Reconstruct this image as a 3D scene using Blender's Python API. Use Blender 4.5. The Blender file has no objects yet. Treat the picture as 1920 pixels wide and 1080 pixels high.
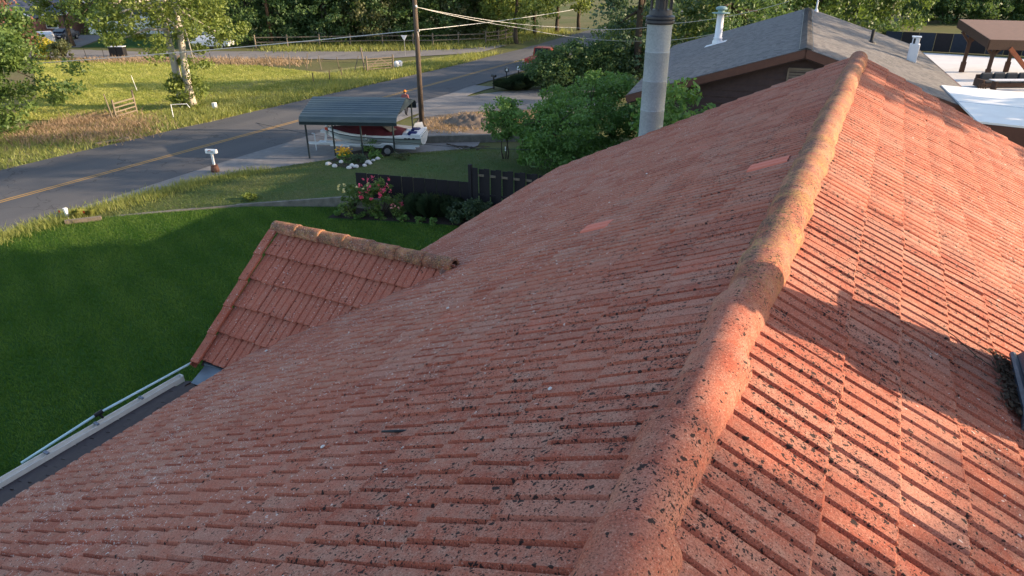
import bpy, math, random
import numpy as np
from mathutils import Vector, Matrix

sc = bpy.context.scene
C = sc.collection
R_ = math.radians

# ---------------------------------------------------------------- camera
FPX, TH, YAW, ROLL = 1271.34, 0.455020, 0.482796, -0.003437      # focal length in photo pixels, pitch, yaw, roll
CAM = np.array([0.5123, 0.0, 10.0])
_c, _s = math.cos(YAW), math.sin(YAW)
_R = np.array([_c, _s, 0.0]); _h = np.array([-_s, _c, 0.0]); _z = np.array([0, 0, 1.0])
_F = _h*math.cos(TH) - _z*math.sin(TH); _U = _h*math.sin(TH) + _z*math.cos(TH)
_R, _U = _R*math.cos(ROLL) + _U*math.sin(ROLL), _U*math.cos(ROLL) - _R*math.sin(ROLL)
cd = bpy.data.cameras.new('camera'); cam = bpy.data.objects.new('camera', cd); C.objects.link(cam)
cd.sensor_width = 36.0; cd.lens = FPX*36.0/1920.0; cd.clip_start = 0.05; cd.clip_end = 1500
cam.matrix_world = Matrix(((_R[0], _U[0], -_F[0], CAM[0]), (_R[1], _U[1], -_F[1], CAM[1]), (_R[2], _U[2], -_F[2], CAM[2]), (0, 0, 0, 1)))
sc.camera = cam

# ---------------------------------------------------------------- sky and sun
SUN_AZ, SUN_EL = R_(25.0), R_(17.3)          # azimuth from +X towards +Y
w = bpy.data.worlds.new('World'); sc.world = w; w.use_nodes = True
nt = w.node_tree; bg = nt.nodes['Background']
sky = nt.nodes.new('ShaderNodeTexSky'); sky.sky_type = 'NISHITA'; sky.sun_disc = False
sky.sun_elevation = SUN_EL; sky.sun_rotation = math.pi/2 - SUN_AZ
sky.air_density = 0.8; sky.dust_density = 0.8; sky.ozone_density = 0.0
nt.links.new(sky.outputs[0], bg.inputs[0]); bg.inputs[1].default_value = 0.15
sl = bpy.data.lights.new('sun', 'SUN'); sl.energy = 4.2; sl.angle = R_(0.55); sl.color = (1.0, 0.75, 0.50)
so = bpy.data.objects.new('sun', sl); C.objects.link(so)
sdir = Vector((math.cos(SUN_EL)*math.cos(SUN_AZ), math.cos(SUN_EL)*math.sin(SUN_AZ), math.sin(SUN_EL)))
so.rotation_euler = sdir.to_track_quat('Z', 'Y').to_euler(); so.location = (40, 20, 40)
sc.view_settings.view_transform = 'Standard'; sc.view_settings.look = 'None'
sc.view_settings.gamma = 1.0; sc.view_settings.use_curve_mapping = False
sc.view_settings.exposure = 1.5

# ---------------------------------------------------------------- helpers
rng = np.random.default_rng(7); random.seed(7)
def G(px, py, z=0.0):                          # surveyed ground point seen at a photo pixel
    d = _R*(px-960)/FPX + _U*(540-py)/FPX + _F
    return CAM + d*((z-CAM[2])/d[2])
def Dp(px, py, k):
    return CAM + (_R*(px-960)/FPX + _U*(540-py)/FPX + _F)*k
def pj(P):
    v = np.asarray(P, float)-CAM; zz = v@_F
    return 960+FPX*(v@_R)/zz, 540-FPX*(v@_U)/zz, zz

class MB:
    def __init__(s): s.v = []; s.f = []; s.m = []; s.t = []
    def add(s, vs, fs, m=0, t=0.5):
        o = len(s.v); s.v += [tuple(map(float, x)) for x in vs]
        for f in fs: s.f.append([i+o for i in f]); s.m.append(m); s.t.append(t)
        return s
    def box(s, c, d, rz=0, m=0, M=None, t=0.5):
        x, y, z = d[0]/2, d[1]/2, d[2]/2
        vs = [Vector((a*x, b*y, e*z)) for e in (-1, 1) for b in (-1, 1) for a in (-1, 1)]
        rot = Matrix.Rotation(rz, 3, 'Z') if M is None else M
        vs = [rot @ q + Vector(c) for q in vs]
        return s.add(vs, [(0, 2, 3, 1), (4, 5, 7, 6), (0, 1, 5, 4), (2, 6, 7, 3), (0, 4, 6, 2), (1, 3, 7, 5)], m, t)
    def beam(s, a, b, w, h, m=0, up=(0, 0, 1)):
        a = Vector(a); b = Vector(b); d = (b-a); L = d.length; d.normalize()
        sd = d.cross(Vector(up));
        if sd.length < 1e-4: sd = d.cross(Vector((1, 0, 0)))
        sd.normalize(); u = sd.cross(d)
        M = Matrix((sd, d, u)).transposed()
        return s.box((a+b)/2, (w, L, h), M=M, m=m)
    def tube(s, pts, rad, n=8, m=0, cap=True, t=0.5):
        pts = [Vector(p) for p in pts]
        if not hasattr(rad, '__len__'): rad = [rad]*len(pts)
        o = len(s.v); ref = None
        for i, p in enumerate(pts):
            d = (pts[min(i+1, len(pts)-1)] - pts[max(i-1, 0)]).normalized()
            if ref is None: ref = d.orthogonal().normalized()
            ref = (ref - d*ref.dot(d)).normalized(); b = d.cross(ref)
            for k in range(n):
                a = 2*math.pi*k/n; s.v.append(tuple(p + (ref*math.cos(a)+b*math.sin(a))*rad[i]))
        for i in range(len(pts)-1):
            for k in range(n):
                s.f.append([o+i*n+k, o+i*n+(k+1) % n, o+(i+1)*n+(k+1) % n, o+(i+1)*n+k]); s.m.append(m); s.t.append(t)
        if cap:
            s.f.append([o+k for k in range(n)][::-1]); s.m.append(m); s.t.append(t)
            s.f.append([o+(len(pts)-1)*n+k for k in range(n)]); s.m.append(m); s.t.append(t)
        return s
    def lathe(s, c, prof, n=16, m=0, sx=1, sy=1, cap=True):
        o = len(s.v)
        for r, z in prof:
            for k in range(n):
                a = 2*math.pi*k/n; s.v.append((c[0]+r*sx*math.cos(a), c[1]+r*sy*math.sin(a), c[2]+z))
        for i in range(len(prof)-1):
            for k in range(n):
                s.f.append([o+i*n+k, o+i*n+(k+1) % n, o+(i+1)*n+(k+1) % n, o+(i+1)*n+k]); s.m.append(m); s.t.append(.5)
        if not cap: return s
        s.f.append([o+k for k in range(n)][::-1]); s.m.append(m); s.t.append(.5)
        s.f.append([o+(len(prof)-1)*n+k for k in range(n)]); s.m.append(m); s.t.append(.5)
        return s
    def prism(s, poly, z0, z1, m=0):                       # vertical extrusion of an xy polygon
        n = len(poly)
        vs = [(p[0], p[1], z0) for p in poly] + [(p[0], p[1], z1) for p in poly]
        return s.add(vs, [list(range(n))[::-1], list(range(n, 2*n))] + [[i, (i+1) % n, n+(i+1) % n, n+i] for i in range(n)], m)
    def slab(s, quad, th, m=0):                            # planar polygon thickened downwards
        q = [Vector(p) for p in quad]; n = len(q)
        nn = (q[1]-q[0]).cross(q[2]-q[0]).normalized()
        if nn.z < 0: q = q[::-1]; nn = -nn
        vs = q + [p-nn*th for p in q]
        return s.add(vs, [list(range(n)), list(range(n, 2*n))[::-1]] + [[(i+1) % n, i, n+i, n+(i+1) % n] for i in range(n)], m)
    def build(s, name, mats, parent=None, smooth=False, tint=False, bevel=0):
        me = bpy.data.meshes.new(name); me.from_pydata(s.v, [], s.f)
        if not isinstance(mats, (list, tuple)): mats = [mats]
        for mm in mats: me.materials.append(mm)
        if len(mats) > 1: me.polygons.foreach_set('material_index', s.m)
        if smooth: me.polygons.foreach_set('use_smooth', [True]*len(s.f))
        if tint:
            a = me.attributes.new('tint', 'FLOAT', 'FACE'); a.data.foreach_set('value', s.t)
        me.update()
        o = bpy.data.objects.new(name, me); C.objects.link(o); o.parent = parent
        if bevel:
            b = o.modifiers.new('bevel', 'BEVEL'); b.width = bevel; b.segments = 1; b.limit_method = 'ANGLE'
        return o

def np_mesh(name, V, F, mat, parent=None, tint=None, smooth=False):
    me = bpy.data.meshes.new(name); k = F.shape[1]
    me.vertices.add(len(V)); me.vertices.foreach_set('co', np.ascontiguousarray(V, np.float32).ravel())
    me.loops.add(F.size); me.loops.foreach_set('vertex_index', np.ascontiguousarray(F, np.int32).ravel())
    me.polygons.add(len(F)); me.polygons.foreach_set('loop_start', np.arange(0, F.size, k, dtype=np.int32))
    me.polygons.foreach_set('loop_total', np.full(len(F), k, np.int32))
    if smooth: me.polygons.foreach_set('use_smooth', np.ones(len(F), bool))
    for mm in (mat if isinstance(mat, (list, tuple)) else [mat]): me.materials.append(mm)
    if tint is not None:
        a = me.attributes.new('tint', 'FLOAT', 'FACE'); a.data.foreach_set('value', np.ascontiguousarray(tint, np.float32))
    me.update(calc_edges=True); me.validate()
    o = bpy.data.objects.new(name, me); C.objects.link(o); o.parent = parent
    return o
def tag(o, label=None, cat=None, group=None, kind=None):
    if label: o['label'] = label
    if cat: o['category'] = cat
    if group: o['group'] = group
    if kind: o['kind'] = kind
    return o
def empty(name, loc=(0, 0, 0), label=None, cat=None, group=None):
    o = bpy.data.objects.new(name, None); C.objects.link(o); o.location = loc; o.empty_display_size = .2
    return tag(o, label, cat, group)
def build_at(mb, name, mat, parent, **k):                  # verts are in world coordinates: move them into the parent's frame
    L = parent.location
    mb.v = [(x-L.x, y-L.y, z-L.z) for x, y, z in mb.v]
    return mb.build(name, mat, parent, **k)

# ---------------------------------------------------------------- materials
def nodes(name):
    m = bpy.data.materials.new(name); m.use_nodes = True
    return m, m.node_tree, m.node_tree.nodes['Principled BSDF']
class NT:
    def __init__(s, t): s.t = t
    def n(s, ty, **k):
        x = s.t.nodes.new(ty)
        for a, b in k.items():
            if a.startswith('i_'):
                key = a[2:]; key = int(key) if key.isdigit() else key.replace('_', ' ')
                x.inputs[key].default_value = b
            else: setattr(x, a, b)
        return x
    def l(s, a, b): s.t.links.new(a, b)
    def noise(s, scale, detail=4, rough=.55, vec=None, dist=0):
        x = s.n('ShaderNodeTexNoise'); x.inputs['Scale'].default_value = scale; x.inputs['Detail'].default_value = detail
        x.inputs['Roughness'].default_value = rough; x.inputs['Distortion'].default_value = dist
        if vec is not None: s.l(vec, x.inputs['Vector'])
        return x.outputs['Fac']
    def ramp(s, fac, stops, interp='LINEAR'):
        x = s.n('ShaderNodeValToRGB'); e = x.color_ramp.elements; x.color_ramp.interpolation = interp
        while len(e) < len(stops): e.new(.5)
        for q, (p, c) in zip(e, stops):
            q.position = p; q.color = (c, c, c, 1) if not hasattr(c, '__len__') else (*c, 1)
        s.l(fac, x.inputs[0]); return x.outputs[0]
    def mix(s, fac, a, b, mode='MIX'):
        x = s.n('ShaderNodeMix'); x.data_type = 'RGBA'; x.blend_type = mode
        for k, v in ((0, fac), (6, a), (7, b)):
            if hasattr(v, 'links') or isinstance(v, bpy.types.NodeSocket): s.l(v, x.inputs[k])
            elif k == 0: x.inputs[0].default_value = v
            else: x.inputs[k].default_value = (*v, 1)
        return x.outputs[2]
    def math(s, op, a, b=0.0, c=0.0):
        x = s.n('ShaderNodeMath', operation=op)
        for k, v in ((0, a), (1, b), (2, c)):
            if isinstance(v, bpy.types.NodeSocket): s.l(v, x.inputs[k])
            else: x.inputs[k].default_value = v
        return x.outputs[0]
    def bump(s, h, strength, dist, bsdf):
        x = s.n('ShaderNodeBump'); x.inputs['Strength'].default_value = strength; x.inputs['Distance'].default_value = dist
        s.l(h, x.inputs['Height']); s.l(x.outputs[0], bsdf.inputs['Normal'])
def simple(name, c1, c2=None, scale=4, rough=.8, bump=0, bdist=.01, metal=0, bscale=None, spec=.3, stretch=None):
    m, t, b = nodes(name); N = NT(t); b.inputs['Roughness'].default_value = rough; b.inputs['Metallic'].default_value = metal
    b.inputs['Specular IOR Level'].default_value = spec
    if c2 is None: c2 = tuple(x*.75 for x in c1)
    pos = N.n('ShaderNodeNewGeometry').outputs['Position']; vec = pos
    if stretch:
        mp = N.n('ShaderNodeMapping'); mp.inputs['Scale'].default_value = stretch; N.l(pos, mp.inputs[0]); vec = mp.outputs[0]
    f = N.noise(scale, 6, .65, vec)
    col = N.mix(N.ramp(f, [(.3, 0.), (.7, 1.)]), c1, c2)
    N.l(col, b.inputs['Base Color'])
    if bump: N.bump(N.noise(bscale or scale*6, 4, .6, vec), bump, bdist, b)
    return m

def tile_material(name, lichen=False, gable=False):
    m, t, b = nodes(name); N = NT(t); b.inputs['Roughness'].default_value = .93; b.inputs['Specular IOR Level'].default_value = .25
    P = N.n('ShaderNodeNewGeometry').outputs['Position']
    sx = N.n('ShaderNodeSeparateXYZ'); N.l(P, sx.inputs[0])
    ax = N.math('ABSOLUTE', sx.outputs[0])
    # one random value for each tile
    cx = N.n('ShaderNodeCombineXYZ')
    if gable:
        N.l(N.math('FLOOR', N.math('DIVIDE', N.math('ABSOLUTE', N.math('SUBTRACT', sx.outputs[1], 8.1)), .415)), cx.inputs[0])
        N.l(N.math('FLOOR', N.math('DIVIDE', N.math('ADD', sx.outputs[0], 8.43), .28)), cx.inputs[1])
    else:
        N.l(N.math('FLOOR', N.math('DIVIDE', N.math('SUBTRACT', N.math('MAXIMUM', ax, .29), .28), .37536)), cx.inputs[0])
        N.l(N.math('FLOOR', N.math('DIVIDE', N.math('SUBTRACT', sx.outputs[1], .25), .30)), cx.inputs[1])
        N.l(N.math('SIGN', sx.outputs[0]), cx.inputs[2])
    wn = N.n('ShaderNodeTexWhiteNoise'); wn.noise_dimensions = '3D'; N.l(cx.outputs[0], wn.inputs[0])
    rnd = wn.outputs['Value']
    base = N.ramp(rnd, [(0, (.350, .086, .052)), (.3, (.410, .110, .066)), (.7, (.455, .142, .090)), (.95, (.450, .190, .140)), (1, (.50, .130, .080))] if not gable else [(0, (.42, .118, .074)), (1, (.50, .150, .096))])
    # weathering to a grey pink
    f1 = N.noise(1.1, 5, .6, P); f2 = N.noise(7, 6, .7, P)
    wea = N.math('MULTIPLY', N.ramp(f2, [(.36, 0.), (.62, 1.)]), N.ramp(f1, [(.36, .35), (.62, 1.)]))
    # flat tops weather greyer than the sides of the rolls
    nn = N.n('ShaderNodeNewGeometry').outputs['True Normal']; dt = N.n('ShaderNodeVectorMath', operation='DOT_PRODUCT')
    N.l(nn, dt.inputs[0]); cv_ = N.n('ShaderNodeCombineXYZ'); cv_.inputs[2].default_value = .8992
    if gable: N.l(N.math('MULTIPLY', N.math('SIGN', N.math('SUBTRACT', sx.outputs[1], 8.1)), .603), cv_.inputs[1]); cv_.inputs[2].default_value = .797
    else: N.l(N.math('MULTIPLY', N.math('SIGN', sx.outputs[0]), .4375), cv_.inputs[0])
    N.l(cv_.outputs[0], dt.inputs[1]); flat = N.ramp(dt.outputs['Value'], [(.80, 0.), (.965, 1.)])
    if lichen: flat = N.ramp(f1, [(0, .8), (1, .8)])
    col = N.mix(N.math('MULTIPLY', N.math('MULTIPLY', wea, flat), .85 if not gable else .40), base, (.440, .242, .182))
    # grit
    g = N.noise(95, 3, .85, P)
    col = N.mix(N.ramp(g, [(.36, .90), (.48, 0.)]), col, (.085, .045, .036))
    col = N.mix(N.ramp(g, [(.58, 0.), (.68, .65)]), col, (.66, .48, .39))
    # warp for blotches
    nw = N.n('ShaderNodeTexNoise'); nw.inputs['Scale'].default_value = 38; nw.inputs['Detail'].default_value = 5; N.l(P, nw.inputs['Vector'])
    wv = N.n('ShaderNodeVectorMath', operation='MULTIPLY_ADD'); N.l(nw.outputs['Color'], wv.inputs[0]); wv.inputs[1].default_value = (.055,)*3; N.l(P, wv.inputs[2])
    def spots(scale, lo, hi, pick):
        v = N.n('ShaderNodeTexVoronoi'); v.inputs['Scale'].default_value = scale; N.l(wv.outputs[0], v.inputs['Vector'])
        sp = N.n('ShaderNodeSeparateXYZ'); N.l(v.outputs['Color'], sp.inputs[0])
        d = N.math('LESS_THAN', v.outputs['Distance'], N.math('MULTIPLY_ADD', sp.outputs[1], hi-lo, lo))
        return N.math('MULTIPLY', d, N.math('LESS_THAN', sp.outputs[0], pick))
    cl = N.noise(2.3, 4, .65, P); cl2 = N.noise(3.1, 3, .6, wv.outputs[0])
    near = N.math('MAXIMUM', N.math('SUBTRACT', 1.0, N.math('DIVIDE', ax, 4.2)), .20)       # dark lichen grows thickest by the ridge
    pickd = N.math('MULTIPLY', N.ramp(cl, [(.42, .08), (.56, 1.0)]), near)
    dark = N.math('MAXIMUM', spots(30, .10, .40, pickd), spots(56, .12, .44, pickd))
    pickb = N.math('MULTIPLY', N.ramp(cl2, [(.50, .0), (.64, .6)]), near)
    dark = N.math('MAXIMUM', dark, spots(20, .12, .36, pickb))
    col = N.mix(N.math('MULTIPLY', dark, .94), col, (.016, .014, .015))
    # pale lichen and droppings towards the eaves
    far = N.ramp(N.math('DIVIDE', ax, 7.5), [(.12, 0.), (.75, 1.)])
    pickw = N.math('MULTIPLY', N.ramp(N.noise(1.9, 4, .7, P), [(.42, .06), (.58, .9)]), N.math('MULTIPLY', far, .25 if gable else 1.0))
    wh = N.math('MAXIMUM', spots(44, .12, .36, pickw), spots(18, .05, .26, N.math('MULTIPLY', pickw, .35)))
    col = N.mix(N.math('MULTIPLY', wh, .8), col, (.72, .66, .63))
    if lichen:
        ly = N.ramp(N.math('DIVIDE', sx.outputs[1], 20), [(.20, .02), (.26, .95), (.7, .8), (1, .55)])
        lf = N.ramp(N.noise(3.0, 6, .75, P), [(.40, 0.), (.60, 1.)])
        lg = N.ramp(N.noise(48, 4, .85, P), [(.45, .0), (.53, 1.)])
        yl = N.mix(N.noise(8, 4, .6, P), (.45, .25, .12), (.46, .36, .10))
        col = N.mix(N.math('MULTIPLY', N.math('MULTIPLY', N.math('MULTIPLY', ly, lf), lg), .85), col, yl)
        gl = N.ramp(N.noise(4.5, 5, .7, wv.outputs[0]), [(.40, 0.), (.53, 1.)])
        ls = N.ramp(N.math('MULTIPLY_ADD', sx.outputs[0], -3.0, .55), [(.25, .45), (.75, 1.)])     # sooty lichen keeps to the cooler side
        fg = N.ramp(N.noise(55, 3, .85, wv.outputs[0]), [(.45, 0.), (.52, 1.)])
        col = N.mix(N.math('MULTIPLY', N.math('MULTIPLY', gl, ls), N.math('MULTIPLY', N.math('MULTIPLY', fg, ly), .9)), col, (.05, .045, .042))
    col = N.mix(1.0, col, (.81, .775, .735), 'MULTIPLY')
    N.l(col, b.inputs['Base Color'])
    h = N.math('ADD', N.math('MULTIPLY', g, .5), N.math('ADD', N.noise(32, 4, .7, P), N.math('MULTIPLY', dark, .35)))
    N.bump(h, .55, .006, b)
    return m

def leaf_material(name, dark, light, trans=.35, gloss=.5):
    m = bpy.data.materials.new(name); m.use_nodes = True; t = m.node_tree; N = NT(t); t.nodes.clear()
    at = N.n('ShaderNodeAttribute', attribute_name='tint')
    P = N.n('ShaderNodeNewGeometry').outputs['Position']
    col = N.ramp(at.outputs['Fac'], [(0, dark), (1, light)])
    d = N.n('ShaderNodeBsdfPrincipled'); d.inputs['Roughness'].default_value = gloss; d.inputs['Specular IOR Level'].default_value = .3; N.l(col, d.inputs['Base Color'])
    tr = N.n('ShaderNodeBsdfTranslucent'); N.l(N.mix(.6, col, (light[0]*1.3, light[1]*1.25, light[2]*.6)), tr.inputs[0])
    mx = N.n('ShaderNodeMixShader'); mx.inputs[0].default_value = trans; N.l(d.outputs[0], mx.inputs[1]); N.l(tr.outputs[0], mx.inputs[2])
    o = N.n('ShaderNodeOutputMaterial'); N.l(mx.outputs[0], o.inputs[0])
    return m

M = {}
M['tile'] = tile_material('concrete_tile'); M['cap'] = tile_material('ridge_tile', True); M['tileg'] = tile_material('gable_tile', False, True)
M['deck'] = simple('roof_deck', (.05, .035, .03))
M['stucco'] = simple('house_wall', (.35, .30, .25), (.30, .26, .22), 3, .9, .2, .005)
M['mortar_plug'] = simple('mortar', (.20, .10, .08), (.12, .07, .06), 18, .95, .5, .01)
M['dshingle'] = simple('dark_shingle', (.036, .027, .029), (.056, .042, .043), 9, .95, .4, .004, bscale=90)
M['alum'] = simple('gutter_metal', (.66, .65, .61), (.54, .53, .50), 9, .35, 0, metal=.0, spec=.6)
M['alumd'] = simple('gutter_trough', (.30, .30, .29), (.22, .22, .21), 9, .5, 0)
M['bracket'] = simple('gutter_bracket', (.20, .22, .26), None, 9, .4, 0, metal=.6)
M['bluepipe'] = simple('pale_blue_tube', (.42, .60, .66), (.38, .55, .61), 9, .35, spec=.5)
M['black'] = simple('black_plastic', (.014, .014, .016), (.02, .02, .022), 9, .45)
M['flash'] = simple('flashing', (.14, .17, .20), (.10, .125, .15), 6, .4, .15, .003, metal=.4)
M['lead'] = simple('chimney_flashing', (.10, .115, .14), (.05, .055, .07), 12, .5, .3, .006, metal=.3)
M['brickc'] = simple('chimney_render', (.26, .17, .11), (.15, .10, .07), 8, .9, .5, .01)
M['leafdry'] = simple('dead_leaves', (.10, .065, .04), (.05, .04, .03), 30, .95)
def galv():
    m, t, b = nodes('galvanised_steel'); N = NT(t); P = N.n('ShaderNodeNewGeometry').outputs['Position']
    v = N.n('ShaderNodeTexVoronoi'); v.inputs['Scale'].default_value = 30; N.l(P, v.inputs['Vector'])
    sp = N.n('ShaderNodeSeparateXYZ'); N.l(v.outputs['Color'], sp.inputs[0])
    N.l(N.mix(N.math('MULTIPLY_ADD', sp.outputs[0], .5, N.math('MULTIPLY', N.noise(2.2, 4, .6, P), .5)), (.20, .23, .255), (.31, .345, .37)), b.inputs['Base Color'])
    b.inputs['Metallic'].default_value = .1; b.inputs['Roughness'].default_value = .55
    return m
M['galv'] = galv()
M['capmetal'] = simple('dark_cap_metal', (.05, .052, .06), (.035, .036, .042), 8, .5, metal=.4)
M['gutwhite'] = simple('white_painted_metal', (.70, .70, .72), (.62, .62, .66), 5, .45)
def shingle_mat():
    m, t, b = nodes('grey_shingle'); N = NT(t); b.inputs['Roughness'].default_value = .95; b.inputs['Specular IOR Level'].default_value = .2
    P = N.n('ShaderNodeNewGeometry').outputs['Position']
    mp = N.n('ShaderNodeMapping'); mp.inputs['Rotation'].default_value = (0, 0, R_(-6)); N.l(P, mp.inputs[0])
    s = N.n('ShaderNodeSeparateXYZ'); N.l(mp.outputs[0], s.inputs[0])
    row = N.math('FLOOR', N.math('DIVIDE', s.outputs[0], .1335))
    cc = N.n('ShaderNodeCombineXYZ'); N.l(row, cc.inputs[0])
    ofs = N.math('MULTIPLY', N.math('SINE', N.math('MULTIPLY', row, 12.9898)), 43.7)
    N.l(N.math('FLOOR', N.math('DIVIDE', N.math('ADD', s.outputs[1], ofs), .22)), cc.inputs[1])
    wn = N.n('ShaderNodeTexWhiteNoise'); N.l(cc.outputs[0], wn.inputs[0])
    col = N.ramp(wn.outputs['Value'], [(0, (.105, .100, .100)), (.5, (.155, .147, .144)), (1, (.215, .202, .195))])
    col = N.mix(N.ramp(N.noise(1.3, 5, .6, P), [(.35, 0.), (.7, .5)]), col, (.205, .187, .172))
    col = N.mix(N.ramp(N.noise(110, 2, .7, P), [(.4, .5), (.6, 0.)]), col, (.06, .06, .062))
    N.l(col, b.inputs['Base Color']); N.bump(N.noise(80, 3, .7, P), .5, .006, b)
    return m
M['shingle'] = shingle_mat()
M['fascia'] = simple('brown_fascia', (.115, .050, .034), (.09, .04, .028), 5, .65, .1)
M['siding'] = simple('brown_siding', (.070, .043, .040), (.050, .032, .032), 6, .75, .1)
M['vent'] = simple('louver', (.22, .17, .13), (.17, .13, .10), 7, .7)
M['white'] = simple('white_paint', (.78, .77, .74), (.72, .71, .69), 3, .5)
M['membrane'] = simple('white_membrane', (.80, .79, .76), (.72, .70, .67), 1.2, .55, .1, .01)
M['concrete'] = simple('concrete', (.36, .35, .34), (.26, .255, .25), 1.5, .9, .3, .006, bscale=60)
M['palepad'] = simple('pale_concrete', (.62, .62, .62), (.52, .52, .53), .6, .8)
M['cwall'] = simple('old_concrete', (.19, .175, .15), (.10, .095, .08), 3.5, .95, .5, .015)
M['wood'] = simple('stained_wood', (.10, .052, .034), (.06, .032, .022), 4, .75, .3, .004, stretch=(6, 6, 1))
M['woodred'] = simple('cedar_brace', (.30, .085, .035), (.22, .06, .025), 4, .7)
M['proof'] = simple('pavilion_roofing', (.17, .105, .085), (.13, .085, .07), 3, .9, .2)
M['pole'] = simple('utility_pole_wood', (.115, .085, .062), (.06, .045, .035), 5, .95, .6, .012, stretch=(5, 5, .5))
M['oldwood'] = simple('weathered_wood', (.20, .165, .125), (.12, .10, .075), 6, .95, .4, .008, stretch=(4, 4, 1))
M['darkfence'] = simple('dark_fence_paint', (.012, .010, .013), (.018, .016, .019), 7, .8, .2, .004, stretch=(5, 5, .6))
M['cream'] = simple('fence_edge', (.45, .33, .22), None, 9, .8)
M['carport'] = simple('carport_steel', (.034, .055, .064), (.027, .045, .054), 2.5, .35, spec=.5)
M['cpost'] = simple('carport_post', (.018, .030, .034), None, 5, .4)
M['hull'] = simple('boat_gelcoat', (.66, .67, .66), (.58, .59, .59), 2, .25, spec=.6)
M['hullgrey'] = simple('boat_side', (.30, .34, .35), (.26, .30, .31), 2, .3, spec=.5)
M['maroon'] = simple('maroon_canvas', (.085, .010, .016), (.050, .006, .012), 2.6, .9, .7, .04, bscale=5)
M['navy'] = simple('navy_vinyl', (.012, .016, .10), None, 4, .5)
M['trailer'] = simple('trailer_white', (.62, .64, .66), (.52, .54, .56), 4, .5)
M['redlens'] = simple('orange_lens', (.65, .09, .04), None, 4, .35)
M['rubber'] = simple('rubber', (.018, .018, .018), None, 6, .85)
M['steel'] = simple('steel_rim', (.45, .45, .46), None, 6, .35, metal=.7)
M['glass'] = simple('dark_glass', (.03, .045, .05), (.02, .03, .035), 1, .08, spec=.6)
M['brick'] = simple('brick_wall', (.24, .125, .095), (.18, .09, .07), 9, .9, .3)
M['farroof'] = simple('blue_grey_roof', (.085, .095, .125), (.065, .075, .10), 3, .85)
M['redpaint'] = simple('red_car_paint', (.40, .03, .022), (.34, .025, .02), 2, .3, spec=.5)
M['darkcar'] = simple('dark_car_paint', (.020, .026, .040), None, 2, .25, spec=.5)
M['stone'] = simple('white_stone', (.62, .60, .57), (.42, .40, .38), 8, .9, .3)
M['soil'] = simple('mulch', (.022, .016, .014), (.040, .028, .022), 9, .98, .8, .03, bscale=30)
M['dirt'] = simple('bare_dirt', (.20, .155, .12), (.13, .10, .075), 2.0, .98, .6, .03, bscale=14)
M['bark'] = simple('brown_bark', (.085, .065, .05), (.05, .04, .03), 6, .95, .7, .03, stretch=(2, 2, .5))
M['barkpale'] = simple('pale_bark', (.50, .46, .40), (.34, .31, .27), 4, .9, .4, .015, stretch=(1, 1, 3))
M['orange'] = simple('orange_flag', (.75, .10, .02), None, 5, .7)
M['skin'] = simple('skin', (.45, .25, .18), (.42, .23, .165), 5, .55)
M['trouser'] = simple('dark_trousers', (.025, .027, .035), None, 5, .9)
M['capcloth'] = simple('orange_cap', (.65, .20, .02), None, 5, .85)
M['hair'] = simple('hair', (.05, .03, .02), None, 5, .8)
M['wire'] = simple('pale_cable', (.50, .50, .48), None, 3, .5)
M['wiredark'] = simple('dark_cable', (.03, .03, .03), None, 3, .6)
M['cushion'] = simple('dark_cushion', (.045, .050, .060), (.035, .04, .048), 3, .9)
M['yellow'] = simple('road_yellow', (.38, .225, .06), (.28, .18, .07), 3.0, .85)
M['bin'] = simple('black_bin', (.012, .012, .013), None, 4, .6)
M['plaidm'] = None
def plaid():
    m, t, b = nodes('plaid_shirt'); N = NT(t); b.inputs['Roughness'].default_value = .9
    P = N.n('ShaderNodeTexCoord').outputs['Object']; s = N.n('ShaderNodeSeparateXYZ'); N.l(P, s.inputs[0])
    a = N.math('LESS_THAN', N.math('PINGPONG', s.outputs[2], .05), .017); c = N.math('LESS_THAN', N.math('PINGPONG', s.outputs[0], .05), .017)
    N.l(N.mix(N.math('MULTIPLY_ADD', a, .5, N.math('MULTIPLY', c, .5)), (.34, .10, .085), (.07, .035, .06)), b.inputs['Base Color'])
    return m
M['plaid'] = plaid()

def grass_mat(name, a, b_, c, scale=.35, fine=9, stripes=None, bump=.6):
    m, t, b = nodes(name); N = NT(t); b.inputs['Roughness'].default_value = .95; b.inputs['Specular IOR Level'].default_value = .1
    P = N.n('ShaderNodeNewGeometry').outputs['Position']
    col = N.mix(N.ramp(N.noise(scale, 5, .6, P), [(.35, 0.), (.65, 1.)]), a, b_)
    col = N.mix(N.ramp(N.noise(fine, 5, .75, P), [(.45, 0.), (.75, .8)]), col, c)
    if stripes:
        ms = N.n('ShaderNodeMapping'); ms.inputs['Rotation'].default_value = (0, 0, stripes); ms.inputs['Scale'].default_value = (1.0, .12, 1); N.l(P, ms.inputs[0])
        wv = N.n('ShaderNodeTexNoise'); wv.inputs['Scale'].default_value = 1.1; wv.inputs['Detail'].default_value = 3; wv.inputs['Distortion'].default_value = 1.2; N.l(ms.outputs[0], wv.inputs['Vector'])
        col = N.mix(N.ramp(wv.outputs['Fac'], [(.45, 0.), (.60, .75)]), col, tuple(x*.55 for x in a))
    N.l(col, b.inputs['Base Color'])
    N.bump(N.math('ADD', N.noise(fine*3, 4, .7, P), N.noise(fine*.5, 3, .6, P)), bump, .05, b)
    return m
M['lawn'] = grass_mat('near_lawn', (.024, .070, .013), (.034, .086, .016), (.050, .094, .022), .5, 7)
M['sidelawn'] = grass_mat('side_lawn', (.055, .095, .028), (.10, .105, .045), (.075, .11, .035), .45, 6)
M['field'] = grass_mat('field_grass', (.24, .27, .055), (.28, .29, .07), (.31, .29, .10), .16, 3, stripes=R_(62))
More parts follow.
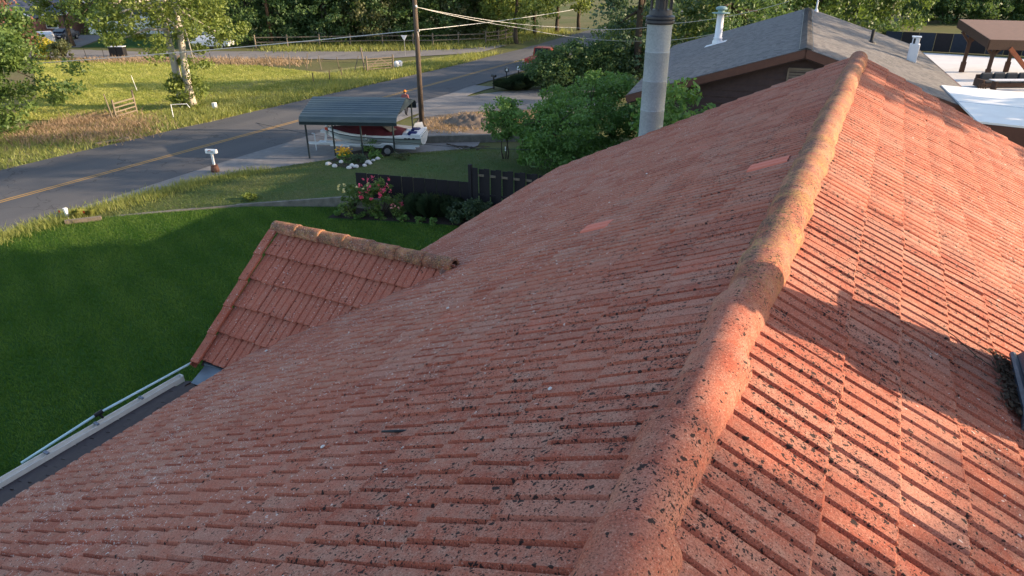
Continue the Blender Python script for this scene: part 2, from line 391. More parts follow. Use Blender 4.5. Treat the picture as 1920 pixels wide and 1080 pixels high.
M['weeds'] = grass_mat('weedy_verge', (.15, .17, .05), (.24, .20, .10), (.28, .23, .13), .6, 5)
M['ground'] = grass_mat('rough_ground', (.075, .095, .03), (.14, .12, .06), (.10, .11, .04), .12, 4)
def asphalt(name, a, b_, s=.35):
    m, t, b = nodes(name); N = NT(t); b.inputs['Roughness'].default_value = .9; b.inputs['Specular IOR Level'].default_value = .25
    P = N.n('ShaderNodeNewGeometry').outputs['Position']
    mp = N.n('ShaderNodeMapping'); mp.inputs['Scale'].default_value = (1, .16, 1); N.l(P, mp.inputs[0])
    col = N.mix(N.ramp(N.noise(s, 5, .6, mp.outputs[0]), [(.35, 0.), (.65, 1.)]), a, b_)
    col = N.mix(N.ramp(N.noise(45, 3, .7, P), [(.4, .35), (.65, 0.)]), col, tuple(x*.55 for x in a))
    v = N.n('ShaderNodeTexVoronoi'); v.feature = 'DISTANCE_TO_EDGE'; v.inputs['Scale'].default_value = .22
    nz = N.n('ShaderNodeTexNoise'); nz.inputs['Scale'].default_value = .8; nz.inputs['Detail'].default_value = 5; N.l(P, nz.inputs['Vector'])
    va = N.n('ShaderNodeVectorMath', operation='MULTIPLY_ADD'); N.l(nz.outputs['Color'], va.inputs[0]); va.inputs[1].default_value = (2.5,)*3; N.l(P, va.inputs[2]); N.l(va.outputs[0], v.inputs['Vector'])
    col = N.mix(N.math('MULTIPLY', N.math('LESS_THAN', v.outputs['Distance'], .006), .55), col, (.025, .024, .024))
    N.l(col, b.inputs['Base Color']); N.bump(N.noise(60, 3, .7, P), .4, .008, b)
    return m
M['asphalt'] = asphalt('road_asphalt', (.075, .078, .085), (.115, .112, .112))
M['asphalt2'] = asphalt('driveway_asphalt', (.155, .152, .150), (.205, .195, .19), .5)
M['gravel'] = simple('shoulder_gravel', (.215, .205, .20), (.15, .145, .14), 2.5, .95, .5, .01, bscale=50)

LM = {}
LM['dark'] = leaf_material('dark_leaf', (.042, .086, .036), (.115, .185, .065))
LM['mid'] = leaf_material('mid_leaf', (.052, .105, .030), (.135, .200, .052))
LM['light'] = leaf_material('light_leaf', (.085, .135, .030), (.190, .235, .055))
LM['bright'] = leaf_material('shrub_leaf', (.075, .160, .042), (.145, .255, .062))
LM['olive'] = leaf_material('olive_leaf', (.050, .070, .030), (.130, .140, .060))
LM['blue'] = leaf_material('conifer_leaf', (.034, .070, .044), (.085, .140, .075), .3)
LM['purple'] = leaf_material('purple_leaf', (.120, .050, .045), (.260, .130, .100))
LM['yellow'] = leaf_material('yellow_leaf', (.26, .24, .02), (.50, .44, .04))
LM['grass'] = leaf_material('lawn_blade', (.026, .092, .009), (.125, .205, .036), .45)
LM['sidegrass'] = leaf_material('side_lawn_blade', (.065, .120, .028), (.160, .175, .068), .35)
LM['tall'] = leaf_material('tall_grass_blade', (.120, .170, .038), (.330, .330, .110), .4)
LM['dry'] = leaf_material('dry_weed', (.200, .140, .090), (.420, .310, .215), .35)
LM['orn'] = leaf_material('ornamental_grass', (.024, .050, .026), (.070, .105, .050), .2)
LM['pink'] = leaf_material('pink_petal', (.42, .02, .08), (.75, .12, .22), .3)
LM['rose'] = leaf_material('pale_pink_petal', (.60, .16, .20), (.75, .36, .38), .3)
LM['cream'] = leaf_material('cream_petal', (.62, .50, .20), (.75, .68, .42), .3)
LM['orange'] = leaf_material('yellow_petal', (.60, .30, .01), (.80, .52, .03), .2)
LM['whitep'] = leaf_material('white_petal', (.60, .62, .58), (.75, .76, .72), .2)

LM['fieldg'] = leaf_material('field_blade', (.200, .240, .045), (.380, .380, .115), .35)

# ================================================================ THE SETTING: ground, roads, lawns
def sheet(name, pts, mat, z=None, kind='structure'):
    mb = MB(); vs = [(p[0], p[1], z if z is not None else p[2]) for p in pts]
    a = sum(vs[i][0]*vs[(i+1) % len(vs)][1]-vs[(i+1) % len(vs)][0]*vs[i][1] for i in range(len(vs)))
    if a < 0: vs = vs[::-1]
    mb.add(vs, [list(range(len(vs)))])
    return tag(mb.build(name, mat), kind=kind)
def strip(name, A, B, mat, z, n=40, wob=0.0, seed=0):        # sheet between two polylines, with uneven edges
    r = np.random.default_rng(seed)
    def rs(P):
        P = np.array(P, float)[:, :2]; L = np.r_[0, np.cumsum(np.hypot(*np.diff(P, axis=0).T))]
        q = np.linspace(0, L[-1], n+1); return np.c_[np.interp(q, L, P[:, 0]), np.interp(q, L, P[:, 1])]
    a, b = rs(A), rs(B); a += r.normal(0, wob, a.shape); b += r.normal(0, wob, b.shape)
    mb = MB(); vs = [(*p, z) for p in a] + [(*p, z) for p in b]
    mb.add(vs, [[i, i+1, n+2+i, n+1+i] for i in range(n)])
    o = mb.build(name, mat); o.data.validate()
    import bmesh
    bm = bmesh.new(); bm.from_mesh(o.data); bmesh.ops.recalc_face_normals(bm, faces=bm.faces)
    if sum(f.normal.z for f in bm.faces) < 0: bmesh.ops.reverse_faces(bm, faces=bm.faces)
    bm.to_mesh(o.data); bm.free()
    return tag(o, kind='structure')
sheet('ground', [(-420, -200), (320, -200), (320, 480), (-420, 480)], M['ground'], -.05)
strip('road', [(-39.2, -60), (-39.3, 20), (-38.6, 45), (-38.0, 62), (-38.2, 76), (-39.2, 95), (-41, 150)], [(-29.7, -60), (-29.9, 19), (-30.2, 30), (-30.2, 62), (-31.0, 80), (-33.0, 95), (-36.5, 150)], M['asphalt'], .012, 80, .07, 1)
for dx in (-.13, .13):
    strip('centre_line', [(-34.0+dx-.055, -60), (-33.85+dx-.055, 40), (-33.7+dx-.055, 78)], [(-34.0+dx+.055, -60), (-33.85+dx+.055, 40), (-33.7+dx+.055, 78)], M['yellow'], .018, 60, .006, 2)
strip('road_shoulder', [(-30.3, -60), (-30.3, 30), (-30.4, 52)], [(-29.6, -60), (-29.4, 16), (-28.4, 20), (-28.0, 27), (-27.6, 36), (-28.5, 52)], M['gravel'], .008, 60, .12, 3)
N_ = [G(0, 108), G(260, 109), G(420, 110), G(560, 111), G(700, 111), G(860, 101), G(905, 97)]
F_ = [G(0, 88), G(260, 97), G(420, 96), G(560, 96), G(700, 97), G(860, 92), G(950, 84)]
strip('side_road', N_, F_, M['asphalt2'], .006, 50, .15, 4)
sheet('far_driveway', [G(118, 88), G(150, 65), G(205, 66), G(150, 88)], M['asphalt2'], -.02)
strip('driveway', [G(776, 222), G(880, 209), G(1000, 205), G(1150, 203)], [G(836, 186), G(930, 172), G(1040, 166), G(1150, 160)], M['asphalt2'], .004, 24, .1, 5)
sheet('parking_pad', [(-28.9, 22.5), (-24, 26.5), (-19.0, 32.5), (-20.5, 36.5), (-29.0, 36.5)], M['gravel'], .0045)
sheet('dirt_patch', [G(765, 255), G(786, 222), G(880, 208), G(1000, 203), G(1085, 210), G(1045, 252), G(850, 268)], M['dirt'], .002)
sheet('mown_field', [G(10, 225), G(70, 180), G(60, 112), G(300, 116), G(480, 122), G(560, 131), G(640, 140), G(560, 160), G(430, 190), G(330, 206), G(200, 225)], M['field'], -.03)
sheet('weedy_verge', [(-39, 0), (-39, 62), (-42.5, 68), (-47.5, 54), (-50, 40), (-47, 28), (-56, 14), (-60, 0)], M['weeds'], -.025)
sheet('far_lawn', [G(150, 88), G(210, 70), G(330, 74), G(330, 90)], M['lawn'], -.03)
sheet('near_lawn', [(-30.0, -30), (-5, -30), (-5, 23.6), (-19.0, 22.3), (-23.4, 20.0), (-28.4, 15.8), (-29.9, 15.6)], M['lawn'], .0)

# raised side lawn behind the retaining wall
def rs(P, n):
    P = np.array(P, float); L = np.r_[0, np.cumsum(np.hypot(*np.diff(P[:, :2], axis=0).T))]
    q = np.linspace(0, L[-1], n+1); return np.stack([np.interp(q, L, P[:, k]) for k in range(P.shape[1])], 1)
WALL = [(-28.6, 15.5, -.03), (-23.5, 20.1, .06), (-19.6, 22.0, .40)]
NS, NC = 90, 26
SA = rs(WALL + [(-13.9, 23.8, .44), (-6, 26.2, .44), (4, 29, .44)], NS)
SB = rs([(-29.3, 16.0), (-28.4, 22.5), (-25.4, 27.6), (-22.0, 31.0), (-19.4, 33.6), (-12, 37.5), (4, 39)], NS)
def side_pt(t, s):
    i = np.clip((t*NS).astype(int), 0, NS-1); f = (t*NS-i)[:, None]
    a = SA[i]*(1-f)+SA[i+1]*f; b = SB[i]*(1-f)+SB[i+1]*f
    xy = a[:, :2]*(1-s[:, None])+b*s[:, None]
    e = np.clip((1-s)/.28, 0, 1); e = e*e*(3-2*e)
    return np.c_[xy, a[:, 2]*e + .03*np.sin(xy[:, 0]*1.1)*np.sin(xy[:, 1]*.9)*e + .006]
tt_, ss_ = np.meshgrid(np.linspace(0, 1, NS+1), np.linspace(0, 1, NC+1), indexing='ij')
SV = side_pt(tt_.ravel().clip(0, .99999), ss_.ravel())
idx = np.arange((NS+1)*(NC+1)).reshape(NS+1, NC+1)
SF = np.stack([idx[:-1, :-1], idx[1:, :-1], idx[1:, 1:], idx[:-1, 1:]], -1).reshape(-1, 4)
tag(np_mesh('side_lawn', SV, SF, M['sidelawn'], smooth=True), kind='structure')
def side_h(x, y):
    d = np.hypot(SV[:, 0]-x, SV[:, 1]-y); return float(SV[d.argmin(), 2])
def S(px, py):
    z = .3
    for _ in range(4): P = G(px, py, z); z = side_h(P[0], P[1])
    return np.array([P[0], P[1], z])

# grass blades
def blades(name, P, h0, h1, wd, mat, lean=.5, seed=0, label=None, patch=.5, mow=0.0):
    r = np.random.default_rng(seed); n = len(P); a = r.uniform(0, 2*np.pi, n); hh = r.uniform(h0, h1, n)
    d = np.stack([np.cos(a), np.sin(a)], 1)*wd*r.uniform(.6, 1.4, n)[:, None]
    l = r.normal(0, lean, (n, 2))*hh[:, None]
    V = np.empty((n, 3, 3)); V[:, 0] = P; V[:, 1] = P; V[:, 2] = P
    V[:, 0, :2] -= d; V[:, 1, :2] += d; V[:, 2, :2] += l; V[:, 2, 2] += hh; V[:, :2, 2] -= .01
    pn = np.sin(P[:, 0]*.9+1.3*np.sin(P[:, 1]*.5))*np.sin(P[:, 1]*.8+np.sin(P[:, 0]*.43)*1.7)
    t = np.clip(.42+patch*.30*pn+mow*np.sin((P[:, 0]*.35+P[:, 1]*.94)*5.2+.6*np.sin(P[:, 0]*.8))+.25*mow*np.sin(P[:, 0]*2.1+P[:, 1]*3.3)+r.normal(0, .20, n), 0, 1)
    o = np_mesh(name, V.reshape(-1, 3), np.arange(3*n).reshape(-1, 3), mat, tint=t)
    return tag(o, label, 'grass', kind='stuff')
def rect_pts(n, x0, x1, y0, y1, z=0, seed=0):
    r = np.random.default_rng(seed); return np.c_[r.uniform(x0, x1, n), r.uniform(y0, y1, n), np.full(n, z)]
def inpoly(P, poly):
    x, y = P[:, 0], P[:, 1]; c = np.zeros(len(P), bool); n = len(poly)
    for i in range(n):
        x0, y0 = poly[i][:2]; x1, y1 = poly[i-1][:2]
        c ^= ((y0 > y) != (y1 > y)) & (x < (x1-x0)*(y-y0)/(y1-y0+1e-12)+x0)
    return c
def poly_pts(n, poly, z=0, seed=0, soft=0.0):
    p = np.array([q[:2] for q in poly]); a, b = p.min(0), p.max(0)
    P = rect_pts(n*3, a[0], b[0], a[1], b[1], z, seed); P = P[inpoly(P, poly)][:n]; P[:, :2] += np.random.default_rng(seed+900).normal(0, soft, (len(P), 2)); return P
NL = [(-29.7, 2), (-8.6, 2), (-8.6, 23.2), (-13, 22.4), (-19.0, 20.4), (-19.6, 21.8), (-23.4, 19.9), (-28.4, 15.7), (-29.7, 14.5)]
blades('lawn_grass', poly_pts(380000, NL, .0, 11), .045, .095, .011, LM['grass'], .5, 1, 'short dark green grass of the big shaded lawn below the gutter', 1.0, .16)
r_ = np.random.default_rng(5)
blades('side_lawn_grass', side_pt(r_.uniform(0, .93, 60000), r_.uniform(0, 1, 60000)), .03, .08, .014, LM['sidegrass'], .6, 2, 'patchy drying grass around the flower bed with white stones', 1.2)
q = rs([(-29.6, 12.0), (-29.3, 16.0), (-28.5, 21.5), (-27.0, 24.5)], 400); q = q[r_.integers(0, 400, 6500)]
P = np.c_[q[:, 0]+r_.normal(.35, .45, 6500), q[:, 1]+r_.normal(0, .3, 6500), np.zeros(6500)]
blades('verge_grass', P, .10, .34, .016, LM['tall'], .35, 3, 'taller sunlit grass along the near edge of the road')
P = poly_pts(26000, [(-39.4, 12), (-38.9, 45), (-38.3, 62), (-41.5, 68), (-46.0, 54), (-46.5, 42), (-44.5, 30), (-50, 14)], -.02, 13)
blades('roadside_weeds', P, .08, .36, .030, LM['tall'], .4, 4, 'tall green and straw coloured weeds beyond the road')
P = poly_pts(9000, [G(20, 268), G(250, 258), G(270, 232), G(190, 215), G(110, 232)], -.02, 14, .9)
blades('dry_weeds', P, .10, .45, .035, LM['dry'], .6, 5, 'dry pinkish brown weeds between the road and the mown field')
P = poly_pts(4500, [G(120, 113), G(260, 110), G(560, 112), G(560, 122), G(260, 117), G(120, 116)], -.02, 15, .9)
blades('field_edge_weeds', P, .10, .5, .05, LM['dry'], .5, 6, 'dry brown weeds along the far fence of the mown field')
P = poly_pts(9000, [G(500, 97), G(880, 92), G(960, 80), G(1070, 62), G(1040, 56), G(880, 76), G(500, 84)], -.02, 16, .9)
blades('far_bank_grass', P, .15, .7, .05, LM['tall'], .4, 7, 'grassy bank at the foot of the tree belt')
P = poly_pts(6000, [(-39.1, 30), (-38.7, 46), (-38.3, 62), (-38.6, 72), (-41.5, 70), (-41.5, 46), (-42, 30)], -.02, 17, .15)
blades('sunny_verge_grass', P, .12, .5, .035, LM['tall'], .4, 8, 'sunlit grass strip on the far side of the road by the yellow line')

FLD = [G(10, 225), G(70, 180), G(60, 112), G(300, 116), G(480, 122), G(560, 131), G(640, 140), G(560, 160), G(430, 190), G(330, 206), G(200, 225)]
blades('field_grass', poly_pts(75000, FLD, -.03, 18), .06, .15, .030, LM['fieldg'], .5, 9, 'mown yellow green grass of the wide field beyond the road', 1.2, .2)
# ================================================================ THE TILED HOUSE
TT, DP, XO, Y0, TW = .48655, .37536, .28, .25, .30
PIT = math.atan(TT); CP, SP = math.cos(PIT), math.sin(PIT); ZR = 7.94
house = empty('tiled_house', (0, 6, 0), 'house with the weathered red tile roof filling the foreground', 'house')
YB, YF = Y0-TW*12, Y0+TW*60
mb = MB(); mb.box((0, (YB+17.7)/2, 2.1), (13.4, 17.7-YB, 4.2))
for y in (YB+.01, 17.69): mb.add([(-6.7, y, 4.2), (6.7, y, 4.2), (0, y, 7.4)], [(0, 1, 2)] if y < 0 else [(0, 2, 1)])
mb.box((-7.4, 8.1, 2.0), (1.5, 3.4, 4.0)); mb.add([(-8.16, 6.4, 4.0), (-8.16, 9.8, 4.0), (-8.16, 8.1, 5.3)], [(0, 2, 1)])
build_at(mb, 'wall', M['stucco'], house)
mb = MB()
for sg in (-1, 1):
    e = 7.40
    mb.slab([(0, YB, ZR-.05), (sg*e, YB, ZR-.05-e*TT), (sg*e, YF-.03, ZR-.05-e*TT), (0, YF-.03, ZR-.05)], .10)
build_at(mb, 'roof_deck', M['deck'], house)
# one interlocking concrete tile: two flat rolls, shallow pans, thick nose
def tile_geo(wd, ln, th=.030, hh=.026):
    k = wd/.30
    prof = [(-.004, -.030), (.004*k, .002), (.020*k, hh), (.126*k, hh+.001), (.142*k, .002), (.152*k, .002), (.168*k, hh), (.278*k, hh+.001), (.292*k, .002), (wd-.006, -.030)]
    V = []; n = len(prof)
    for u, h in prof: V.append((u, 0, h))
    for u, h in prof: V.append((u, ln-.012, h+th*.98))
    for u, h in prof: V.append((u, ln, h+th-.008))
    for u, h in prof: V.append((u, ln-.026, h-.012))
    F = []
    for r in range(3):
        for i in range(n-1): F.append((r*n+i, (r+1)*n+i, (r+1)*n+i+1, r*n+i+1)[::-1])
    return np.array(V), np.array(F)
TL = DP/CP
TV, TF = tile_geo(TW, TL+.055)
TV0, TF0 = tile_geo(TW, (XO+DP-.09)/CP)            # the top course runs up under the ridge caps
def tile_mesh(name, V, F, mat):
    me = bpy.data.meshes.new(name); me.from_pydata([tuple(v) for v in V], [], [tuple(f) for f in F.tolist()]); me.materials.append(mat); me.update(); return me
tile_me = tile_mesh('roof_tile', TV, TF, M['tile']); tile_me0 = tile_mesh('roof_tile', TV0, TF0, M['tile'])
def frame(u, v, n, o): return Matrix(((u[0], v[0], n[0], o[0]), (u[1], v[1], n[1], o[1]), (u[2], v[2], n[2], o[2]), (0, 0, 0, 1)))
places = []
for sg in (-1, 1):
    v = (sg*CP, 0, -SP); n = (sg*SP, 0, CP); u = (0, -sg, 0)
    for i in range(0, 19):
        for j in range(-12, 60):
            y = Y0+TW*j; x = XO+DP*i-.055*CP if i else .09
            if sg < 0 and i >= 18 and 6.4 < y < 9.8: continue
            o = Vector((sg*x, y if sg < 0 else y+TW, ZR-TT*x-.028))
            Mx = frame(u, v, n, o)
            r = random.random
            wob = .012*math.sin(j*.55+i*.3+sg)+.010*math.sin(j*.21+1.3*i)
            J = Matrix.Translation((random.gauss(0, .0025), random.gauss(0, .006)+wob*.4, random.gauss(.002, .0022) + wob*.3)) @ Matrix.Rotation(random.gauss(0, .008), 4, 'Z') @ Matrix.Rotation(random.gauss(0, .006), 4, 'X') @ Matrix.Rotation(random.gauss(0, .007), 4, 'Y')
            if random.random() < .012: J = Matrix.Translation((0, .03, .012)) @ Matrix.Rotation(random.gauss(0, .02), 4, 'Z') @ J
            Mx = Mx @ J
            c = Mx @ Vector((TW/2, TL/2, 0)); X, Yp, D = pj(c)
            area = 0
            if D > .3:
                cs = [pj(Mx @ Vector(p))[:2] for p in ((0, 0, 0), (TW, 0, 0), (TW, TL, 0), (0, TL, 0))]
                if min(p[0] for p in cs) < 1920 and max(p[0] for p in cs) > 0 and min(p[1] for p in cs) < 1080 and max(p[1] for p in cs) > 0:
                    area = abs(sum(cs[k][0]*cs[(k+1) % 4][1]-cs[(k+1) % 4][0]*cs[k][1] for k in range(4)))
            places.append((area, Mx, i == 0))
places.sort(key=lambda a: -a[0])
for a, Mx, top in places[:238]:
    o = bpy.data.objects.new('roof_tile', tile_me0 if top else tile_me); C.objects.link(o); o.parent = house
    o.matrix_local = Matrix.Translation(-house.location) @ Mx
VV, FF, nv = [], [], 0
for top, tv in ((False, TV), (True, TV0)):
    A4 = np.array([[list(r) for r in Mx] for _, Mx, tp in places[238:] if tp == top])
    q = np.einsum('kij,vj->kvi', A4, np.c_[tv, np.ones(len(tv))])[:, :, :3] - np.array(house.location)
    VV.append(q.reshape(-1, 3)); FF.append((np.arange(len(A4))[:, None, None]*len(tv) + TF[None]).reshape(-1, 4)+nv); nv += len(q)*len(tv)
VV = np.concatenate(VV); FF = np.concatenate(FF)
tag(np_mesh('far_roof_tiles', VV.reshape(-1, 3), FF, M['tile'], house), 'the many farther tiles of the red roof in straight ribbed courses', kind='stuff')
# two newer, brighter tiles
M['newtile'] = simple('new_tile', (.58, .17, .115), (.52, .15, .10), 20, .9, .3, .004, bscale=90)
nt_me = tile_mesh('replacement_tile', TV, TF, M['newtile'])
def on_left(px, py):
    d = _R*(px-960)/FPX + _U*(540-py)/FPX + _F
    k = (ZR-CAM[2]+TT*CAM[0])/(d[2]-TT*d[0]); return CAM+d*k
for px, py in ((1104, 431), (1441, 314)):
    P = on_left(px, py); i = round((-P[0]-XO)/DP-.5); j = math.floor((P[1]-Y0)/TW); x = XO+DP*i-.055*CP
    o = bpy.data.objects.new('replacement_tile', nt_me); C.objects.link(o); o.parent = house
    o.matrix_local = Matrix.Translation(-house.location) @ frame((0, 1, 0), (-CP, 0, -SP), (-SP, 0, CP), (-x, Y0+TW*j, ZR-TT*x-.002))
    tag(o, 'brighter newer orange red tile among the weathered ones')
# ridge caps: tapered half rounds, the far end laps over the next
def cap_mesh(name, L, r0, r1, mat, n=14, seed=0):
    r = np.random.default_rng(seed); mb = MB(); rows = [(.006, r0-.045), (0, r0-.004), (0, r0-.004), (.012, r0), (.1, r0+.001), (.35, r0*.6+r1*.4), (.62, r0*.35+r1*.65), (.86, r1), (.95, r1+.004), (.985, r1-.002), (1.0, r1-.012), (1.0, r1-.012), (.99, r1-.045)]
    for k, (f, rad) in enumerate(rows):
        for i in range(n+1):
            a = math.pi*(i/n)*1.16-math.pi*.08
            q = rad*(1+(.005*math.sin(3*a+f*5+seed) if 2 < k < 9 else 0))
            mb.v.append((math.cos(a)*q, f*L, math.sin(a)*q*1.0))
    for k in range(len(rows)-1):
        if k in (1, 10): continue
        for i in range(n):
            mb.f.append([k*(n+1)+i, k*(n+1)+i+1, (k+1)*(n+1)+i+1, (k+1)*(n+1)+i][::-1]); mb.m.append(0); mb.t.append(.5)
    me = bpy.data.meshes.new(name); me.from_pydata(mb.v, [], mb.f); me.materials.append(mat)
    me.polygons.foreach_set('use_smooth', [True]*len(mb.f)); me.update(); return me
caps = [cap_mesh('ridge_tile', .84, .148, .186, M['cap'], seed=k) for k in range(4)]
y = -.29-1.5*.0; k = 0
ys = [1.985-.757*3, 1.985-.757*2, 1.985-.757, 1.985]
while ys[-1] < 17.0: ys.append(ys[-1]+.757)
for k, y in enumerate(ys):
    o = bpy.data.objects.new('ridge_tile', caps[k % 4]); C.objects.link(o); o.parent = house
    o.location = Vector((random.gauss(0, .008)+(.030 if y > 4.2 else 0), y-.03, 7.834+random.gauss(0, .004)+(.040 if y > 4.2 else 0))) - house.location
    o.rotation_euler = (random.gauss(0, .008), random.gauss(0, .012), random.gauss(0, .010))
mb = MB()
for sg in (-1, 1):
    n = 160
    for i in range(n+1):
        y = -1.2+i*(18.1+1.2)/n; wv = .010*math.sin(i*1.7)+.008*math.sin(i*.63+sg)
        mb.v.append((sg*.08, y, 7.91)); mb.v.append((sg*(.150+wv), y, ZR-TT*.150+.008))
    o = 0 if sg < 0 else 2*(n+1)
    for i in range(n):
        f = [o+2*i, o+2*i+1, o+2*i+3, o+2*i+2]; mb.f.append(f if sg < 0 else f[::-1]); mb.m.append(0); mb.t.append(.5)
build_at(mb, 'mortar_bed', M['cap'], house, smooth=True)
# verge boards under the far edge
mb = MB()
for sg in (-1, 1): mb.beam((0, YF-.06, ZR-.16), (sg*7.4, YF-.06, ZR-.16-7.4*TT), .04, .20)
build_at(mb, 'barge_board', M['fascia'], house)

# ---- small cross gable
GY, GZ, GT, GX0, GX1 = 8.1, 5.66, .757, -8.43, -4.2
GP = math.atan(GT); cg, sg_ = math.cos(GP), math.sin(GP); ROW = .415; GL = ROW/cg
mb = MB()
for s in (-1, 1):
    mb.slab([(GX0+.05, GY, GZ-.05), (GX1, GY, GZ-.05), (GX1-3.0, GY+s*2.12, GZ-.05-2.12*GT), (GX0+.05, GY+s*2.12, GZ-.05-2.12*GT)], .06)
gable = build_at(mb, 'gable_roof', M['deck'], house)
GVt, GFt = tile_geo(.28, GL+.05, .048, .015)
g_me = tile_mesh('gable_tile', GVt, GFt, M['tileg'])
def gx_valley(yh):   # x where gable plane meets main plane, yh = horizontal distance from its ridge
    return -(ZR-(GZ-GT*yh))/TT
for s in (-1, 1):
    v = (0, s*cg, -sg_); n = (0, s*sg_, cg); u = (s, 0, 0)
    for i in range(5):
        for j in range(15):
            x0 = GX0+.05+.28*j
            if x0 > gx_valley((i+.5)*ROW)+.25: continue
            o = Vector((x0 if s > 0 else x0+.28, GY+s*(ROW*i-.04*cg), GZ-GT*(ROW*i-.04)-.026))
            Mx = frame(u, v, n, o) @ Matrix.Translation((random.gauss(0, .002), random.gauss(0, .006), random.gauss(0, .002))) @ Matrix.Rotation(random.gauss(0, .006), 4, 'Z')
            t = bpy.data.objects.new('gable_tile', g_me); C.objects.link(t); t.parent = gable; t.matrix_local = Matrix.Translation(-house.location) @ Mx
gcap = [cap_mesh('gable_ridge_tile', .58, .125, .142, M['cap'], 12, seed=9+k) for k in range(2)]
x = -8.50; k = 0
while x < -4.9:
    t = bpy.data.objects.new('gable_ridge_tile', gcap[k % 2]); C.objects.link(t); t.parent = gable
    t.location = Vector((x, GY, GZ+.005)) - house.location; t.rotation_euler = (0, random.gauss(0, .012), -math.pi/2+random.gauss(0, .012)); x += .53; k += 1
for s in (-1, 1):
    for i in range(5):
        mb = MB(); a = Vector((GX0-.02+.012*i, GY+s*(.10+i*ROW), GZ-GT*(.10+i*ROW)+.075-.0*i)); b = Vector((GX0-.02+.012*i, GY+s*(.13+(i+1)*ROW), GZ-GT*(.13+(i+1)*ROW)+.105))
        mb.beam(a, b, .17, .05); mb.beam(a+Vector((-.07, 0, -.09)), b+Vector((-.07, 0, -.09)), .03, .15)
        build_at(mb, 'verge_tile', M['tileg'] if i % 3 else M['tile'], house, bevel=.008).parent = gable
mb = MB(); mb.slab([(-8.28, 5.98, 4.02), (-7.45, 5.98, 4.10), (-7.45, 5.60, 3.97), (-8.20, 5.62, 3.93)], .015); mb.beam((-8.30, 6.0, 4.0), (-7.5, 6.0, 4.0), .03, .12)
build_at(mb, 'flashing', M['flash'], house)
mb = MB(); mb.lathe((-4.86, 8.02, 5.57), [(.0, .0), (.10, .01), (.08, .07), (.03, .09)], 7); build_at(mb, 'mortar_plug', M['mortar_plug'], house)

# ---- lower dark shingle roof with gutter
mb = MB(); E0, E1 = (-6.9, 4.30), (-8.58, 3.76)
mb.slab([(E0[0], YB, E0[1]-.02), (E1[0], YB, E1[1]-.02), (E1[0], 5.75, E1[1]-.02), (E0[0], 5.75, E0[1]-.02)], .10)
low = build_at(mb, 'lower_roof', M['fascia'], house)
import itertools
sm = MB(); sl_ = math.hypot(E1[0]-E0[0], E1[1]-E0[1]); vx, vz = (E1[0]-E0[0])/sl_, (E1[1]-E0[1])/sl_
keep = []
for i in range(13):
    for j in range(-24, 29):
        y0 = -2.0+.33*(j+6)-(.165 if i % 2 else 0)+random.uniform(-.01, .01); a = .14*i; b_ = min(.14*(i+1)+.02, sl_+.02)
        if y0+.325 > 5.78 or y0 < YB: continue
        q = [(E0[0]+vx*a, y0, E0[1]+vz*a), (E0[0]+vx*b_, y0, E0[1]+vz*b_+.008), (E0[0]+vx*b_, y0+.325, E0[1]+vz*b_+.008), (E0[0]+vx*a, y0+.325, E0[1]+vz*a)]
        sm.slab(q, .006)
tag(build_at(sm, 'shingles', M['dshingle'], house), 'small dark purple grey shingles of the lower roof', kind='stuff').parent = low
mb = MB(); gx = -8.655; prof = [(.042, .03), (.040, -.07), (-.032, -.08), (-.046, .02), (-.046, .05), (-.036, .05), (-.036, .02), (-.026, -.062), (.032, -.055), (.034, .03)]
for y in (YB, 5.78): mb.v += [(gx+a, y, 3.80+b) for a, b in prof]
n = len(prof)
for i in range(n): mb.f.append([i, (i+1) % n, n+(i+1) % n, n+i]); mb.m.append(1 if i in (6, 7, 8) else 0); mb.t.append(.5)
mb.f.append(list(range(n))[::-1]); mb.f.append(list(range(n, 2*n))); mb.m += [0, 0]; mb.t += [.5, .5]
mb.box((gx, 5.785, 3.785), (.088, .012, .13))
gut = build_at(mb, 'gutter', [M['alum'], M['alum']], house)
for k in range(10):
    mb = MB(); y = 5.05-.73*k; mb.beam((gx-.046, y, 3.856), (gx+.046, y+.0, 3.85), .04, .018); mb.tube([(gx-.03, y, 3.852), (gx-.02, y+.02, 3.86)], .012, 6)
    build_at(mb, 'gutter_bracket', M['bracket'], house).parent = gut

# ---- chimney with lead skirt
mb = MB()
mb.box((2.40, 5.58, 7.4), (.74, .86, 1.6)); mb.box((2.40, 5.50, 8.5), (.50, .46, .7)); mb.box((2.40, 5.50, 8.87), (.58, .54, .05))
ch = build_at(mb, 'chimney', M['brickc'], house, bevel=.02)
mb = MB()
zf = lambda x: ZR-TT*x+.03
y0, y1, x0, x1 = 5.10, 6.06, 1.93, 2.85
ring0 = [(x0, y0, zf(x0)+.02), (x1, y0, zf(x1)+.02), (x1, y1, zf(x1)+.02), (x0, y1, zf(x0)+.02)]
ring1 = [(2.02, 5.14, zf(2.02)+.20), (2.78, 5.14, zf(2.78)+.20), (2.78, 6.02, zf(2.78)+.20), (2.02, 6.02, zf(2.02)+.20)]
ring2 = [(2.02, 5.13, zf(2.02)+.42), (2.78, 5.13, zf(2.78)+.36), (2.78, 6.03, zf(2.78)+.36), (2.02, 6.03, zf(2.02)+.42)]
mb.add(ring0+ring1+ring2, [[r*4+i, r*4+(i+1) % 4, r*4+4+(i+1) % 4, r*4+4+i] for r in (0, 1) for i in range(4)])
mb.tube([(x0-.005, y0-.10, zf(x0)+.03), (x0, y0+.1, zf(x0)+.05), (x0, y1, zf(x0)+.05)], [.05, .035, .025], 7)
build_at(mb, 'chimney_flashing', M['lead'], house).parent = ch

